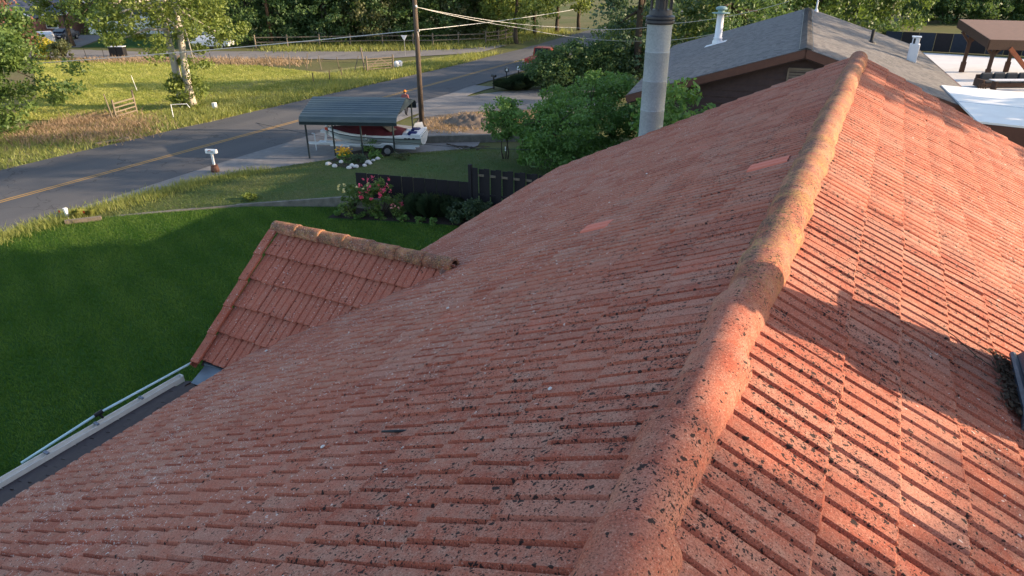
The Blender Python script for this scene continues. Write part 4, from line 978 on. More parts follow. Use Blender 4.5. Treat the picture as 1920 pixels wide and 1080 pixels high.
# tall trees standing right of the picture; their shade lies on roof, road and lawn
def offtree(s, q, h, rx, label, n=5200, rz=None, cz=None, nc=90, rc_=1.2, hol=.5):
    ca, sa = math.cos(SUN_AZ), math.sin(SUN_AZ); SEED[0] = 500+int(q)
    tree('tall_tree', label, (s*ca-q*sa, s*sa+q*ca, 0), h, rx, rz or h*.27, 'mid', n, .22, .4, cz=cz or h*.74, nclump=nc, rc=rc_, hollow=hol, group='tall trees right of the houses')
offtree(26, -1.5, 21, 4.6, 'tall tree right of the roof, nearest the camera', 12000, nc=220, rc_=.9, hol=.1)
offtree(27, 18.6, 20.5, 4.9, 'tall tree right of the houses, second from the camera', 14000, nc=220, rc_=1.0, hol=.1, rz=6.5, cz=13.6)
offtree(32, 33.0, 20, 4.4, 'tall tree right of the houses, third from the camera', 2600)
offtree(34, 39.0, 21, 4.2, 'tall tree right of the houses, fourth from the camera', 2600)
offtree(42, 52.0, 21.5, 4.2, 'tall tree right of the houses, farthest from the camera', 2600)

# shrubs between the houses
tree('garden_shrub', 'big bright green shrub left of the metal flue', (-13.2, 35.5, .2), 4.2, 3.2, 2.1, 'bright', 22000, .085, .10, cz=2.1, nclump=170, rc=.55, cat='shrub', hollow=.4)
tree('garden_shrub', 'bright green shrub in front of the larger one by the roof edge', (-12.6, 29.8, .3), 3.8, 2.3, 1.9, 'bright', 15000, .08, .08, cz=1.9, nclump=120, rc=.5, cat='shrub', hollow=.4)
tree('garden_shrub', 'bright green shrub right of the metal flue against the brown wall', (-5.0, 21.4, .0), 6.6, 1.7, 2.0, 'bright', 7500, .085, .10, cz=4.6, nclump=80, rc=.5, cat='shrub', hollow=.4)
P = S(948, 298)
tr = tree('small_tree', 'small round headed green tree with a white tag on its stem', P, 3.2, 1.25, 1.0, 'bright', 4200, .075, .035, cz=2.2, nclump=60, rc=.38, limbs=10, stems=3, hollow=.3)
mb = MB(); mb.box((.02, -.05, .55), (.05, .02, .22)); mb.build('tag', M['white'], tr)

# ================================================================ RETAINING WALL, BED, FENCE, FLOWERS
wl_ = empty('retaining_wall', WALL[2], 'low grey concrete retaining wall tapering along the lawn', 'wall')
mb = MB(); Wp = rs(WALL, 14); nrm = []
for i in range(15):
    d = Wp[min(i+1, 14)]-Wp[max(i-1, 0)]; d = d[:2]/np.hypot(*d[:2]); nrm.append((d[1], -d[0]))
for i in range(15):
    x, y, z = Wp[i]; nx, ny = nrm[i]; zt_ = z+.025
    mb.v += [(x+nx*.10, y+ny*.10, -.05), (x+nx*.08, y+ny*.08, zt_), (x-nx*.10, y-ny*.10, zt_), (x-nx*.10, y-ny*.10, -.05)]
for i in range(14):
    o = 4*i
    for k in range(3): mb.f.append([o+k, o+k+1, o+k+5, o+k+4][::-1]); mb.m.append(0); mb.t.append(.5)
mb.f += [[0, 1, 2, 3], [56, 59, 58, 57]]; mb.m += [0, 0]; mb.t += [.5, .5]
build_at(mb, 'wall_face', M['cwall'], wl_)
mb = MB(); mb.beam((-19.6, 21.95, .22), (-14.0, 23.65, .22), .22, .46); build_at(mb, 'wall_return', M['cwall'], wl_)
sheet('planting_bed', [G(612, 408), G(640, 396), G(660, 390), G(760, 396), G(900, 400), G(940, 425), G(870, 424), G(760, 416), G(680, 412)], M['soil'], .012)
tb = empty('landscape_timber', tuple(G(160, 410)), 'grey landscape timber lying at the road end of the retaining wall', 'timber')
mb = MB(); mb.beam(G(122, 417, .09), G(190, 409, .09), .16, .18); build_at(mb, 'timber_beam', M['oldwood'], tb)
fa, fb = Vector((-18.9, 22.35, .42)), Vector((-13.95, 23.95, .42))
fe = empty('board_fence', tuple(fa), 'low dark board fence behind the rose bushes', 'fence')
nb = 10
for k in range(nb):
    p0 = fa.lerp(fb, k/nb); p1 = fa.lerp(fb, (k+.955)/nb); hb = 1.12-.02*k
    mb = MB(); mb.beam(p0+Vector((0, 0, hb/2)), p1+Vector((0, 0, hb/2)), .03, hb); build_at(mb, 'board', M['darkfence'], fe)
    mb = MB(); q = fa.lerp(fb, (k+.978)/nb); mb.beam(q+Vector((.01, .03, 0)), q+Vector((.01, .03, hb-.02)), .035, .04); build_at(mb, 'batten', M['cream'] if k in (0, 1, 3, 4) else M['darkfence'], fe)
mb = MB(); mb.beam(fa+Vector((0, .05, .75)), fb+Vector((0, .05, .62)), .04, .09); build_at(mb, 'rail', M['darkfence'], fe)
ga, gb = Vector((-13.9, 23.95, .40)), Vector((-10.2, 24.4, .40))
ge = empty('tall_board_fence', tuple(ga), 'taller dark board on board fence where it meets the red roof edge', 'fence')
for k in range(14):
    p0 = ga.lerp(gb, k/14); p1 = ga.lerp(gb, (k+.93)/14); of = Vector((0, .05 if k % 2 else -.03, 0)); mb = MB(); hb = 1.62-(.06 if k % 2 else 0)
    mb.beam(p0+of+Vector((0, 0, hb/2)), p1+of+Vector((0, 0, hb/2)), .025, hb); build_at(mb, 'board', M['darkfence'], ge)
for z in (.45, 1.3):
    mb = MB(); mb.beam(ga+Vector((0, .01, z)), gb+Vector((0, .01, z)), .04, .09); build_at(mb, 'rail', M['oldwood'] if z > 1 else M['darkfence'], ge)
mb = MB(); mb.beam(ga+Vector((-.12, 0, 0)), ga+Vector((-.12, 0, 1.72)), .14, .14); build_at(mb, 'post', M['darkfence'], ge)

def rose(label, px, py, rx, h, n, flist, mat='mid', leaf=.05):
    b = G(px, py); t = shrub('rose_bush', label, b, rx, h, mat, n, leaf, 34, .22, 'rose bush', 'rose bushes along the dark fence')
    SEED[0] += 1; r = np.random.default_rng(SEED[0])
    for fm, cnt, zlo, zhi, sz in flist:
        a = r.uniform(0, 6.28, cnt); q = r.uniform(.2, 1, cnt)**.5*rx*.9
        P = np.c_[np.cos(a)*q, np.sin(a)*q-rx*.35, r.uniform(zlo, zhi, cnt)*h]; flowers(t, 'blossom', fm, P, sz, SEED[0]+3)
    return t
rose('rose bush with cream yellow blossoms at the left end of the dark fence', 664, 404, .75, 1.55, 2600, [('cream', 6, .8, 1.02, .075)])
rose('tall rose bush covered in pink red blossoms before the dark fence', 716, 404, .80, 1.65, 3000, [('pink', 26, .55, 1.0, .085), ('cream', 4, .8, .95, .06)])
rose('small low rose bush with pale pink blossoms', 748, 406, .40, .75, 700, [('rose', 9, .6, 1.05, .06), ('pink', 5, .7, 1.0, .06)])
for k, (x, y, rd, h) in enumerate([(783, 405, .55, 1.25), (805, 408, .6, 1.3), (828, 406, .55, 1.2), (850, 409, .6, 1.1)]):
    tuft('ornamental_grass', f'tall ornamental grass clump, {nth[k]} from the roses along the dark fence', G(x, y), rd, h, 520, 'orn', .012, 'plant', 'ornamental grasses')
shrub('fern_bush', 'feathery dark green bush in front of the fence corner', G(868, 416), .75, .95, 'orn', 2600, .055, 40, .22)
shrub('fern_bush', 'second feathery green bush touching the red roof edge', G(893, 410), .70, .95, 'orn', 2600, .055, 40, .22)
for k, (x, y) in enumerate([(638, 405), (672, 410), (706, 410), (756, 415), (786, 418), (812, 420)]):
    shrub('bedding_plant', f'small light green bedding plant, {nth[k]} from the left along the dark soil', G(x, y), .26+.05*(k == 2), .30, 'bright', 320, .04, 10, .10, 'plant', 'bedding plants')
# flower bed ringed with white stones
FB = [(616, 309), (628, 313), (640, 305), (655, 316), (668, 314), (684, 312), (694, 308), (700, 302), (708, 299), (714, 294), (721, 290), (730, 286), (742, 289), (738, 283), (690, 306), (660, 312), (633, 298)]
pts = [S(*p) for p in [(612, 308), (660, 318), (700, 306), (735, 284), (715, 276), (640, 288)]]
mb = MB(); mb.add([(p[0], p[1], p[2]+.03) for p in pts], [list(range(len(pts)))[::-1]])
o = mb.build('flower_bed', M['soil']); tag(o, kind='structure')
for k, (x, y) in enumerate(sorted(FB)):
    P = S(x, y); r = .10+.07*random.random(); mb = MB(); a = random.random()*6
    prof = [(.75, -.3), (1.0, .1), (.85, .55), (.4, .85), (.05, .9)]
    n = 7
    vs = [(P[0]+r*q*math.cos(2*math.pi*i/n+a)*(1+.25*math.sin(i*2.3+k)), P[1]+r*q*math.sin(2*math.pi*i/n+a)*(1+.2*math.cos(i*1.7+k)), P[2]+.02+r*z) for q, z in prof for i in range(n)]
    mb.add(vs, [[j*n+i, j*n+(i+1) % n, (j+1)*n+(i+1) % n, (j+1)*n+i] for j in range(4) for i in range(n)]); tag(mb.build('edging_stone', M['stone']), f'white stone edging the flower bed, {nth[k]} from the left', 'stone', 'white stones around the flower bed')
t = shrub('flower_clump', 'clump of yellow orange flowers in the stone ringed bed', S(645, 302), .45, .55, 'bright', 900, .045, 20, .16, 'flowers')
r_ = np.random.default_rng(77); a = r_.uniform(0, 6.28, 60); q = r_.uniform(0, .5, 60); flowers(t, 'blossom', 'orange', np.c_[np.cos(a)*q, np.sin(a)*q, r_.uniform(.42, .68, 60)], .055, 5)
t = shrub('flower_clump', 'tall airy plant with white blossoms in the stone ringed bed', S(697, 288), .7, .95, 'bright', 1100, .045, 26, .22, 'flowers')
a = r_.uniform(0, 6.28, 40); q = r_.uniform(0, .65, 40); flowers(t, 'blossom', 'whitep', np.c_[np.cos(a)*q, np.sin(a)*q, r_.uniform(.85, 1.15, 40)], .05, 6)
for k, (x, y, lb) in enumerate([(672, 304, 'dark green mounded plant behind the yellow flowers'), (706, 297, 'light green mounded plant at the right of the stone ringed bed'), (722, 287, 'small green plant at the right tip of the stone ringed bed')]):
    shrub('bed_plant', lb, S(x, y), .5-.08*k, .42, ['orn', 'bright', 'bright'][k], 900, .045, 20, .16, 'plant')
shrub('lavender_bush', 'grey purple low plant on the grass right of the stone ringed bed', S(750, 297), .55, .30, 'olive', 700, .04, 18, .14, 'plant')
shrub('verge_plant', 'small bright leafy plant above the retaining wall', S(470, 374), .38, .34, 'light', 420, .055, 12, .13, 'plant')
for k in range(6):
    a = S(838+11*k, 271+2.2*k); b_ = S(868+10*k, 283-2*k+(k % 2)*3); mb = MB(); mb.tube([a+np.array([0, 0, .04]), (a+b_)/2+np.array([0, 0, .10]), b_+np.array([0, 0, .05])], [.04, .035, .02], 6)
    tag(mb.build('cut_branch', M['bark']), f'cut branch, {nth[k]} from the left in the brush heap on the side lawn', 'branch', 'cut branches on the grass')
# marker post and flags
P = G(129, 410); wp = empty('marker_post', tuple(P), 'short white square marker post by the road', 'post')
mb = MB(); mb.beam((0, 0, -.05), (-.06, .0, .44), .12, .12); mb.build('post_body', M['white'], wp, bevel=.01); mb = MB(); mb.box((-.062, 0, .45), (.14, .14, .03)); mb.build('post_cap', M['white'], wp)
for k, (x, y, lb) in enumerate([(113, 409, 'small orange survey flag left of the white marker post'), (159, 410, 'small orange survey flag right of the white marker post')]):
    f = empty('survey_flag', tuple(G(x, y)), lb, 'flag'); mb = MB(); mb.tube([(0, 0, 0), (.01, 0, .36)], .005, 5); mb.build('flag_wire', M['wiredark'], f)
    mb = MB(); mb.add([(.01, 0, .36), (.01, 0, .25), (.09, .03, .26), (.10, .02, .35)], [(0, 1, 2, 3)]); mb.build('flag_cloth', M['orange'], f)
for k, (x, y, h) in enumerate([(143, 408, .45), (150, 406, .5), (170, 404, .4)]):
    tuft('weed_clump', f'pale green upright weed, {nth[k]} from the white marker post', G(x, y), .25, h, 60, 'tall', .03)

# ================================================================ MAILBOXES
def mailbox(label, P, rz, post, box, z=1.05, base=None, s=1.0):
    m_ = empty('mailbox', tuple(P), label, 'mailbox'); m_.rotation_euler = (0, 0, rz)
    mb = MB(); mb.beam((0, 0, -.05), (0, 0, z), .09, .09); mb.build('post', M[post], m_)
    mb = MB(); n = 8; L, w_ = .5*s, .17*s; pr = [(-w_/2, 0), (w_/2, 0)]+[(w_/2*math.cos(a), .10*s+w_/2*math.sin(a)) for a in np.linspace(0, math.pi, n)]
    vs = [(x, -L/2, z+q) for x, q in pr]+[(x, L/2, z+q) for x, q in pr]; n = len(pr)
    mb.add(vs, [list(range(n)), list(range(n, 2*n))[::-1]]+[[i, n+i, n+(i+1) % n, (i+1) % n] for i in range(n)]); mb.build('box', M[box], m_)
    mb = MB(); mb.box((0, -L/2-.008, z+.09*s), (w_*.9, .012, .16*s)); mb.build('door', M[box], m_); mb = MB(); mb.box((w_/2+.008, -.05, z+.14*s), (.012, .14, .03)); mb.build('flag', M['redlens'], m_)
    if base: mb = MB(); mb.lathe((0, 0, 0), [(.20, 0), (.22, .1), (.17, .32), (.19, .36), (.05, .38)], 14); mb.build('planter', M[base], m_)
    return m_
m_ = mailbox('white mailbox on a white post with a brown pot at its foot', G(404, 322), R_(-72), 'white', 'white', .98, 'fascia', 1.15)
mb = MB()
for k in range(5): mb.box((.101, -.16+.075*k, 1.07), (.004, .035, .07)); mb.box((-.101, -.16+.075*k, 1.07), (.004, .035, .07))
mb.build('number_marks', M['wiredark'], m_)
mailbox('small black mailbox on a thin black post by the driveway', G(926, 166), R_(70), 'black', 'black', .95)
m_ = mailbox('larger black mailbox with a white label past the driveway', G(950, 150), R_(30), 'black', 'black', .75, None, 1.9)
mb = MB(); mb.box((0, -.495, .95), (.16, .012, .2)); mb.build('label_plate', M['white'], m_)
mailbox('white topped mailbox hard behind the black one beside the hedge', G(972, 150), R_(30), 'black', 'white', .9, None, 1.3)

# ================================================================ CARPORT, BOAT, TRAILER
c0 = Vector((-26.48, 27.43, 0)); cu = Vector((.921, .389, 0)); cv = Vector((-.389, .921, 0)); CL, CW = 4.85, 4.7
cp = empty('carport', tuple(c0), 'dark green steel carport with a ribbed rounded roof over the boat', 'carport')
def CP_(a, b, z): return cu*a+cv*b+Vector((0, 0, z))
prof = [(-.16, 1.62), (-.16, 1.80), (-.13, 1.92), (-.03, 2.03), (.2, 2.12), (CW/2-.1, 2.62), (CW/2, 2.65), (CW/2+.1, 2.62), (CW-.2, 2.12), (CW+.03, 2.03), (CW+.13, 1.92), (CW+.16, 1.80), (CW+.16, 1.62)]
dense = []
prof = [(b, z+.26) for b, z in prof]
for (b0, z0), (b1, z1) in zip(prof[:-1], prof[1:]):
    n = max(1, int(math.hypot(b1-b0, z1-z0)/.09))
    for i in range(n): dense.append((b0+(b1-b0)*i/n, z0+(z1-z0)*i/n))
dense.append(prof[-1])
mb = MB(); nn_ = len(dense)
for e in (-.25, CL+.25):
    for lay in (0, -.02):
        for i, (b, z) in enumerate(dense): mb.v.append(tuple(CP_(e, b, z+lay+(.022 if (i//1) % 3 == 0 else 0))))
for i in range(nn_-1):
    mb.f += [[i, i+1, 2*nn_+i+1, 2*nn_+i][::-1], [nn_+i, nn_+i+1, 3*nn_+i+1, 3*nn_+i], [i, nn_+i, nn_+i+1, i+1][::-1], [2*nn_+i, 2*nn_+i+1, 3*nn_+i+1, 3*nn_+i][::-1]]; mb.m += [0]*4; mb.t += [.5]*4
mb.build('roof_sheet', M['carport'], cp)
for a in (.02, CL*.31, CL*.63, CL-.02):
    for b in (0, CW):
        mb = MB(); mb.beam(CP_(a, b, 0), CP_(a, b, 2.2), .065, .065); mb.build('post', M['cpost'], cp)
    mb = MB(); mb.beam(CP_(a, 0, 2.26), CP_(a, CW/2, 2.82), .05, .05); mb.beam(CP_(a, CW/2, 2.82), CP_(a, CW, 2.26), .05, .05); mb.build('rafter', M['cpost'], cp)
mb = MB(); mb.add([CP_(CL+.24, .3, 2.36), CP_(CL+.24, CW-.3, 2.36), CP_(CL+.24, CW/2, 2.86)], [(0, 1, 2)]); mb.add([CP_(CL+.22, .3, 2.36), CP_(CL+.22, CW-.3, 2.36), CP_(CL+.22, CW/2, 2.86)], [(0, 2, 1)]); mb.build('gable_panel', M['carport'], cp)
# boat
bo = c0+cu*.55+cv*1.75
boat = empty('motor_boat', tuple(bo), 'white motor boat under a maroon canvas cover inside the carport', 'boat'); boat.rotation_euler = (0, 0, math.atan2(cu.y, cu.x))
ST = [(0, .02, 1.32, .95), (.35, .30, 1.28, .72), (.9, .62, 1.22, .58), (1.8, .90, 1.16, .50), (3.0, 1.02, 1.12, .46), (4.2, 1.04, 1.10, .45), (5.6, 1.0, 1.08, .45)]
def hull_ring(x, hb, zs, zk): return [(x, 0, zk), (x, -hb*.55, zk+.10), (x, -hb*.86, zk+.30), (x, -hb, zs-.10), (x, -hb, zs)]
mb = MB(); n = 5
full = []
for x, hb, zs, zk in ST:
    rg = hull_ring(x, hb, zs, zk); ring = rg[::-1]+[(a, -b, c) for a, b, c in rg[1:]]; full.append(ring); mb.v += ring
k9 = len(full[0])
for i in range(len(ST)-1):
    for j in range(k9-1): mb.f.append([i*k9+j, (i+1)*k9+j, (i+1)*k9+j+1, i*k9+j+1]); mb.m.append(1 if j in (1, 6) else 0); mb.t.append(.5)
mb.f.append([(len(ST)-1)*k9+j for j in range(k9)]); mb.m.append(0); mb.t.append(.5)
hull = mb.build('hull', [M['hull'], M['hullgrey']], boat)
mb = MB()
for s in (-1, 1): mb.tube([(x, s*(hb+.015), zs-.11) for x, hb, zs, zk in ST], .022, 6)
mb.build('rub_rail', M['black'], boat)
mb = MB(); mb.v = []; rows = [(ST[i][0], ST[i][1], ST[i][2]) for i in range(len(ST))]
for x, hb, zs in rows: mb.v += [(x, -hb, zs), (x, -hb*.78, zs+.04), (x, hb*.78, zs+.04), (x, hb, zs)]
for i in range(len(rows)-1):
    for j in range(3): mb.f.append([4*i+j, 4*i+j+1, 4*i+j+5, 4*i+j+4][::-1]); mb.m.append(0); mb.t.append(.5)
mb.build('deck', M['hull'], boat)
# canvas: peaked cover over the cockpit
mb = MB(); CX = [(.35, .22, .06), (.9, .55, .16), (1.6, .80, .36), (2.3, .93, .62), (2.9, .99, .66), (3.5, 1.0, .46), (4.1, .99, .20), (4.5, .93, .06)]
m9 = 9
for x, hb, pk in CX:
    zs = np.interp(x, [s[0] for s in ST], [s[2] for s in ST])
    for j in range(m9):
        f = j/(m9-1)*2-1; mb.v.append((x+.02*math.sin(7*f+x*3), hb*1.03*f, zs+.05+pk*(1-abs(f)**1.5)-(.10 if abs(f) == 1 else 0)+.018*math.sin(9*f+x*5)))
for i in range(len(CX)-1):
    for j in range(m9-1): mb.f.append([i*m9+j, (i+1)*m9+j, (i+1)*m9+j+1, i*m9+j+1]); mb.m.append(0); mb.t.append(.5)
cov = mb.build('canvas_cover', M['maroon'], boat, smooth=True)
mb = MB(); mb.add([(3.3, -.55, 1.62), (3.9, -.85, 1.32), (4.2, -.55, 1.40), (3.7, -.30, 1.62)], [(0, 1, 2, 3)]); mb.build('cover_patch', M['oldwood'], boat)
for a in (-.5, .4):
    mb = MB(); mb.box((5.05, a, 1.20), (.5, .45, .16)); mb.build('seat', M['navy'], boat, bevel=.05)
mb = MB(); mb.box((5.3, 0, 1.17), (.55, 1.9, .10)); mb.add([(4.85, .6, 1.2), (5.45, .75, 1.2), (5.35, .78, 1.55), (4.95, .66, 1.5)], [(0, 1, 2, 3)]); mb.build('stern_platform', M['hull'], boat)
mb = MB(); mb.lathe((.05, 0, 1.36), [(.09, 0), (.10, .06), (.04, .14)], 8); mb.build('bow_fitting', M['hull'], boat)
for a, lb in ((4.75, 1), (4.95, 1), (5.2, 1)):
    mb = MB(); mb.box((a, -1.05, 1.0), (.14, .02, .09)); mb.build('hull_mark', M['black'], boat)
tr = empty('boat_trailer', tuple(bo), 'white boat trailer with a winch post and orange bow stop', 'trailer'); tr.rotation_euler = boat.rotation_euler
mb = MB()
for s in (-1, 1): mb.beam((.2, s*.25, .40), (5.2, s*.75, .42), .09, .12); mb.beam((1.4, s*.55, .52), (5.4, s*.6, .50), .12, .10)
for x in (1.4, 2.8, 4.2): mb.beam((x, -.72, .40), (x, .72, .40), .08, .08)
mb.beam((-1.15, 0, .42), (1.5, 0, .40), .11, .13); mb.box((-.1, -.0, .50), (.9, .5, .05)); mb.build('frame', M['trailer'], tr)
mb = MB(); mb.beam((-.15, 0, .45), (-.05, 0, 1.1), .10, .12); mb.box((-.15, 0, 1.13), (.35, .35, .14)); mb.build('winch_post', M['trailer'], tr)
mb = MB(); mb.box((.02, 0, 1.26), (.18, .26, .18)); mb.build('bow_stop', M['redlens'], tr, bevel=.02)
mb = MB(); mb.tube([(-.75, .0, 0), (-.75, 0, .95)], .035, 8); mb.tube([(-.75, 0, .95), (-.9, 0, .98)], .03, 6); mb.build('jack', M['trailer'], tr)
mb = MB(); mb.tube([(-1.25, 0, .42), (-1.1, 0, .42)], [.05, .06], 8); mb.build('coupler', M['steel'], tr)
for s in (-1, 1):
    mb = MB(); mb.tube([(3.7, s*.92, .31), (3.7, s*1.10, .31)], .31, 18); wq = mb.build('wheel', M['rubber'], tr)
    mb = MB(); mb.tube([(3.7, s*1.05, .31), (3.7, s*1.112, .31)], .17, 14); mb.build('rim', M['steel'], wq)
    mb = MB(); mb.tube([(3.30, s*1.01, .62), (3.45, s*1.01, .70), (3.95, s*1.01, .70), (4.1, s*1.01, .62)], .05, 6); mb.build('fender', M['trailer'], tr)

# ================================================================ PERSON
def person():
    P = G(762, 217); t = empty('person', tuple(P), 'person in a plaid shirt and orange cap walking away along the road edge', 'person'); t.rotation_euler = (0, 0, R_(8))
    me = bpy.data.meshes.new('body')
    J = {'pel': (0, 0, .93), 'bel': (0, -.01, 1.10), 'ch': (0, -.02, 1.30), 'nk': (0, 0, 1.47), 'nk2': (0, .01, 1.53),
         'sl': (-.19, -.01, 1.42), 'el': (-.27, -.03, 1.14), 'wl': (-.29, .06, .90), 'hl': (-.29, .09, .82), 'sr': (.19, -.01, 1.42), 'er': (.28, .0, 1.14), 'wr': (.30, -.02, .90), 'hr': (.30, -.01, .82),
         'pl': (-.10, 0, .90), 'kl': (-.11, .09, .50), 'al': (-.11, .10, .10), 'fl': (-.12, .22, .04), 'pr': (.10, 0, .90), 'kr': (.11, .02, .50), 'ar': (.11, -.16, .13), 'fr': (.12, -.05, .04)}
    Rr = {'pel': .15, 'bel': .145, 'ch': .165, 'nk': .075, 'nk2': .06, 'sl': .075, 'el': .052, 'wl': .038, 'hl': .03, 'sr': .075, 'er': .052, 'wr': .038, 'hr': .03, 'pl': .10, 'kl': .068, 'al': .048, 'fl': .04, 'pr': .10, 'kr': .068, 'ar': .048, 'fr': .04}
    ks = list(J); ed = [('pel', 'bel'), ('bel', 'ch'), ('ch', 'nk'), ('nk', 'nk2'), ('ch', 'sl'), ('sl', 'el'), ('el', 'wl'), ('wl', 'hl'), ('ch', 'sr'), ('sr', 'er'), ('er', 'wr'), ('wr', 'hr'), ('pel', 'pl'), ('pl', 'kl'), ('kl', 'al'), ('al', 'fl'), ('pel', 'pr'), ('pr', 'kr'), ('kr', 'ar'), ('ar', 'fr')]
    # four finger stubs and a thumb on each hand
    for h, sx in (('hl', -1), ('hr', 1)):
        b = J[h]
        for i, (dx, dy, dz) in enumerate([(-.03, .02, -.075), (-.01, .025, -.09), (.01, .025, -.085), (.028, .02, -.07), (-.035*sx, .05, -.03)]):
            nm = f'{h}{i}'; J[nm] = (b[0]+dx, b[1]+dy, b[2]+dz); Rr[nm] = .010; ed.append((h, nm))
    ks = list(J)
    me.from_pydata([J[k] for k in ks], [(ks.index(a), ks.index(b)) for a, b in ed], [])
    o = bpy.data.objects.new('body', me); C.objects.link(o); o.parent = t
    sk = o.modifiers.new('skin', 'SKIN'); sv = me.skin_vertices[0].data if me.skin_vertices else None
    if sv is None:
        me.skin_vertices.new() if hasattr(me.skin_vertices, 'new') else None
    try:
        sv = me.skin_vertices[0].data
    except Exception:
        bpy.context.view_layer.objects.active = o; o.select_set(True); bpy.ops.mesh.customdata_skin_add(); sv = me.skin_vertices[0].data
    for i, k in enumerate(ks): sv[i].radius = (Rr[k]*(1.15 if k in ('pel', 'bel', 'ch') else 1), Rr[k]*(.75 if k in ('pel', 'bel', 'ch') else 1)); sv[i].use_root = (k == 'pel')
    o.modifiers.new('sub', 'SUBSURF').levels = 2; o.modifiers['sub'].render_levels = 2
    dg = bpy.context.evaluated_depsgraph_get(); me2 = bpy.data.meshes.new_from_object(o.evaluated_get(dg)); o.modifiers.clear(); o.data = me2; me2.name = 'body'
    me2.materials.clear()
    for m_ in ('skin', 'plaid', 'trouser', 'black'): me2.materials.append(M[m_])
    for p in me2.polygons:
        c = p.center; p.use_smooth = True
        if c.z > 1.475: p.material_index = 0
        elif abs(c.x) > .225 and c.z < 1.22: p.material_index = 0
        elif c.z > .93: p.material_index = 1
        elif abs(c.x) > .2: p.material_index = 0
        elif c.z > .10: p.material_index = 2
        else: p.material_index = 3
    mb = MB(); mb.lathe((0, .02, 1.51), [(.045, 0), (.07, .03), (.085, .09), (.088, .15), (.075, .20), (.04, .235)], 14, sx=.92, sy=1.1); mb.lathe((0, .125, 1.60), [(.012, -.02), (.02, 0), (.006, .035)], 6)
    for s in (-1, 1): mb.lathe((s*.083, .01, 1.585), [(.008, 0), (.018, .02), (.012, .05)], 6)
    hd = mb.build('head', M['skin'], t, smooth=True)
    for s in (-1, 1): mb = MB(); mb.lathe((s*.032, .108, 1.625), [(.004, -.008), (.011, 0), (.004, .008)], 8); mb.build('eye', M['black'], hd)
    mb = MB(); mb.box((0, .105, 1.555), (.045, .01, .008)); mb.build('mouth', M['redlens'], hd)
    mb = MB(); mb.lathe((0, -.01, 1.56), [(.080, 0), (.092, .06), (.088, .11), (.06, .14)], 14, sx=.95, sy=1.05); mb.build('hair', M['hair'], t, smooth=True)
    mb = MB(); mb.lathe((0, .01, 1.645), [(.098, 0), (.101, .03), (.09, .08), (.055, .115), (.01, .125)], 16, sx=.95, sy=1.1); mb.lathe((0, .12, 1.65), [(.07, 0), (.072, .008), (.05, .014)], 12); mb.build('cap', M['capcloth'], t, smooth=True)
person()

# ================================================================ POLES AND WIRES
UP = G(792, 247)
up = empty('utility_pole', tuple(UP), 'tall dark wooden utility pole behind the carport', 'utility pole')
mb = MB(); mb.tube([(0, 0, -.2), (.02, 0, 5), (0, 0, 10.6)], [.17, .15, .12], 12); mb.build('shaft', M['pole'], up, smooth=True)
mb = MB(); mb.beam((-1.0, .3, 10.2), (1.0, -.3, 10.2), .09, .12); mb.build('crossarm', M['pole'], up)
for a in (-.8, .8):
    mb = MB(); mb.lathe((a, -a*.3, 10.26), [(.04, 0), (.06, .05), (.05, .12), (.02, .16)], 8); mb.build('insulator', M['gutwhite'], up)
mb = MB(); mb.lathe((.16, -.10, 7.35), [(.05, -.06), (.07, .02), (.05, .1)], 8); mb.box((.18, 0, 6.05), (.10, .06, .14)); mb.tube([(.17, -.1, 6.0), (.24, -.12, 5.7), (.26, -.1, 5.5), (.2, -.08, 5.45)], .012, 5); mb.build('bracket', M['steel'], up)
P = G(510, 84); u2 = empty('utility_pole', tuple(P), 'brown wooden utility pole by the side road beyond the field', 'utility pole')
mb = MB(); mb.tube([(0, 0, -.2), (0, 0, 5), (0, 0, 10.5)], [.22, .19, .15], 10); mb.build('shaft', simple('brown_pole', (.19, .10, .06), (.13, .07, .045), 5, .9), u2, smooth=True)
mb = MB(); mb.beam((-1.1, 0, 10.0), (1.1, 0, 10.0), .1, .13); mb.build('crossarm', M['pole'], u2)
def wire(label, pts, r=.014, sag=0, mat='wire', n=16):
    mb = MB(); out = []
    for a, b in zip(pts[:-1], pts[1:]):
        a, b = Vector(a), Vector(b)
        for i in range(n):
            f = i/n; out.append(a.lerp(b, f)-Vector((0, 0, sag*4*f*(1-f))))
    out.append(Vector(pts[-1])); mb.tube(out, r, 5); tag(mb.build('overhead_wire', M[mat]), label, 'wire', 'overhead wires')
at = Vector(UP)+Vector((0, 0, 6.05)); top = Vector(UP)+Vector((.1, -.05, 7.35))
wire('pale overhead wire running left from the utility pole across the field', [at, Dp(-120, 131, 44)], .024, .15)
wire('pale overhead wire running right from the utility pole towards the lit trees', [at, Dp(1075, 18, 74)], .022, .12)
wire('upper of the wires slanting right from the top of the utility pole', [top, Dp(1080, 52, 52), Dp(1260, 44, 50), Dp(1480, 2, 48)], .016, .25)
wire('lower of the wires slanting right from the top of the utility pole', [top, Dp(975, 52, 52), Dp(1110, 73, 55), Dp(1240, 76, 54), Dp(1345, 62, 53)], .018, .10)
wire('thin dark cable crossing the field and road diagonally', [Dp(120, 108, 78), Dp(330, 193, 56), Dp(590, 254, 40), Dp(760, 267, 35), Dp(1010, 281, 31)], .013, .08, 'wiredark')

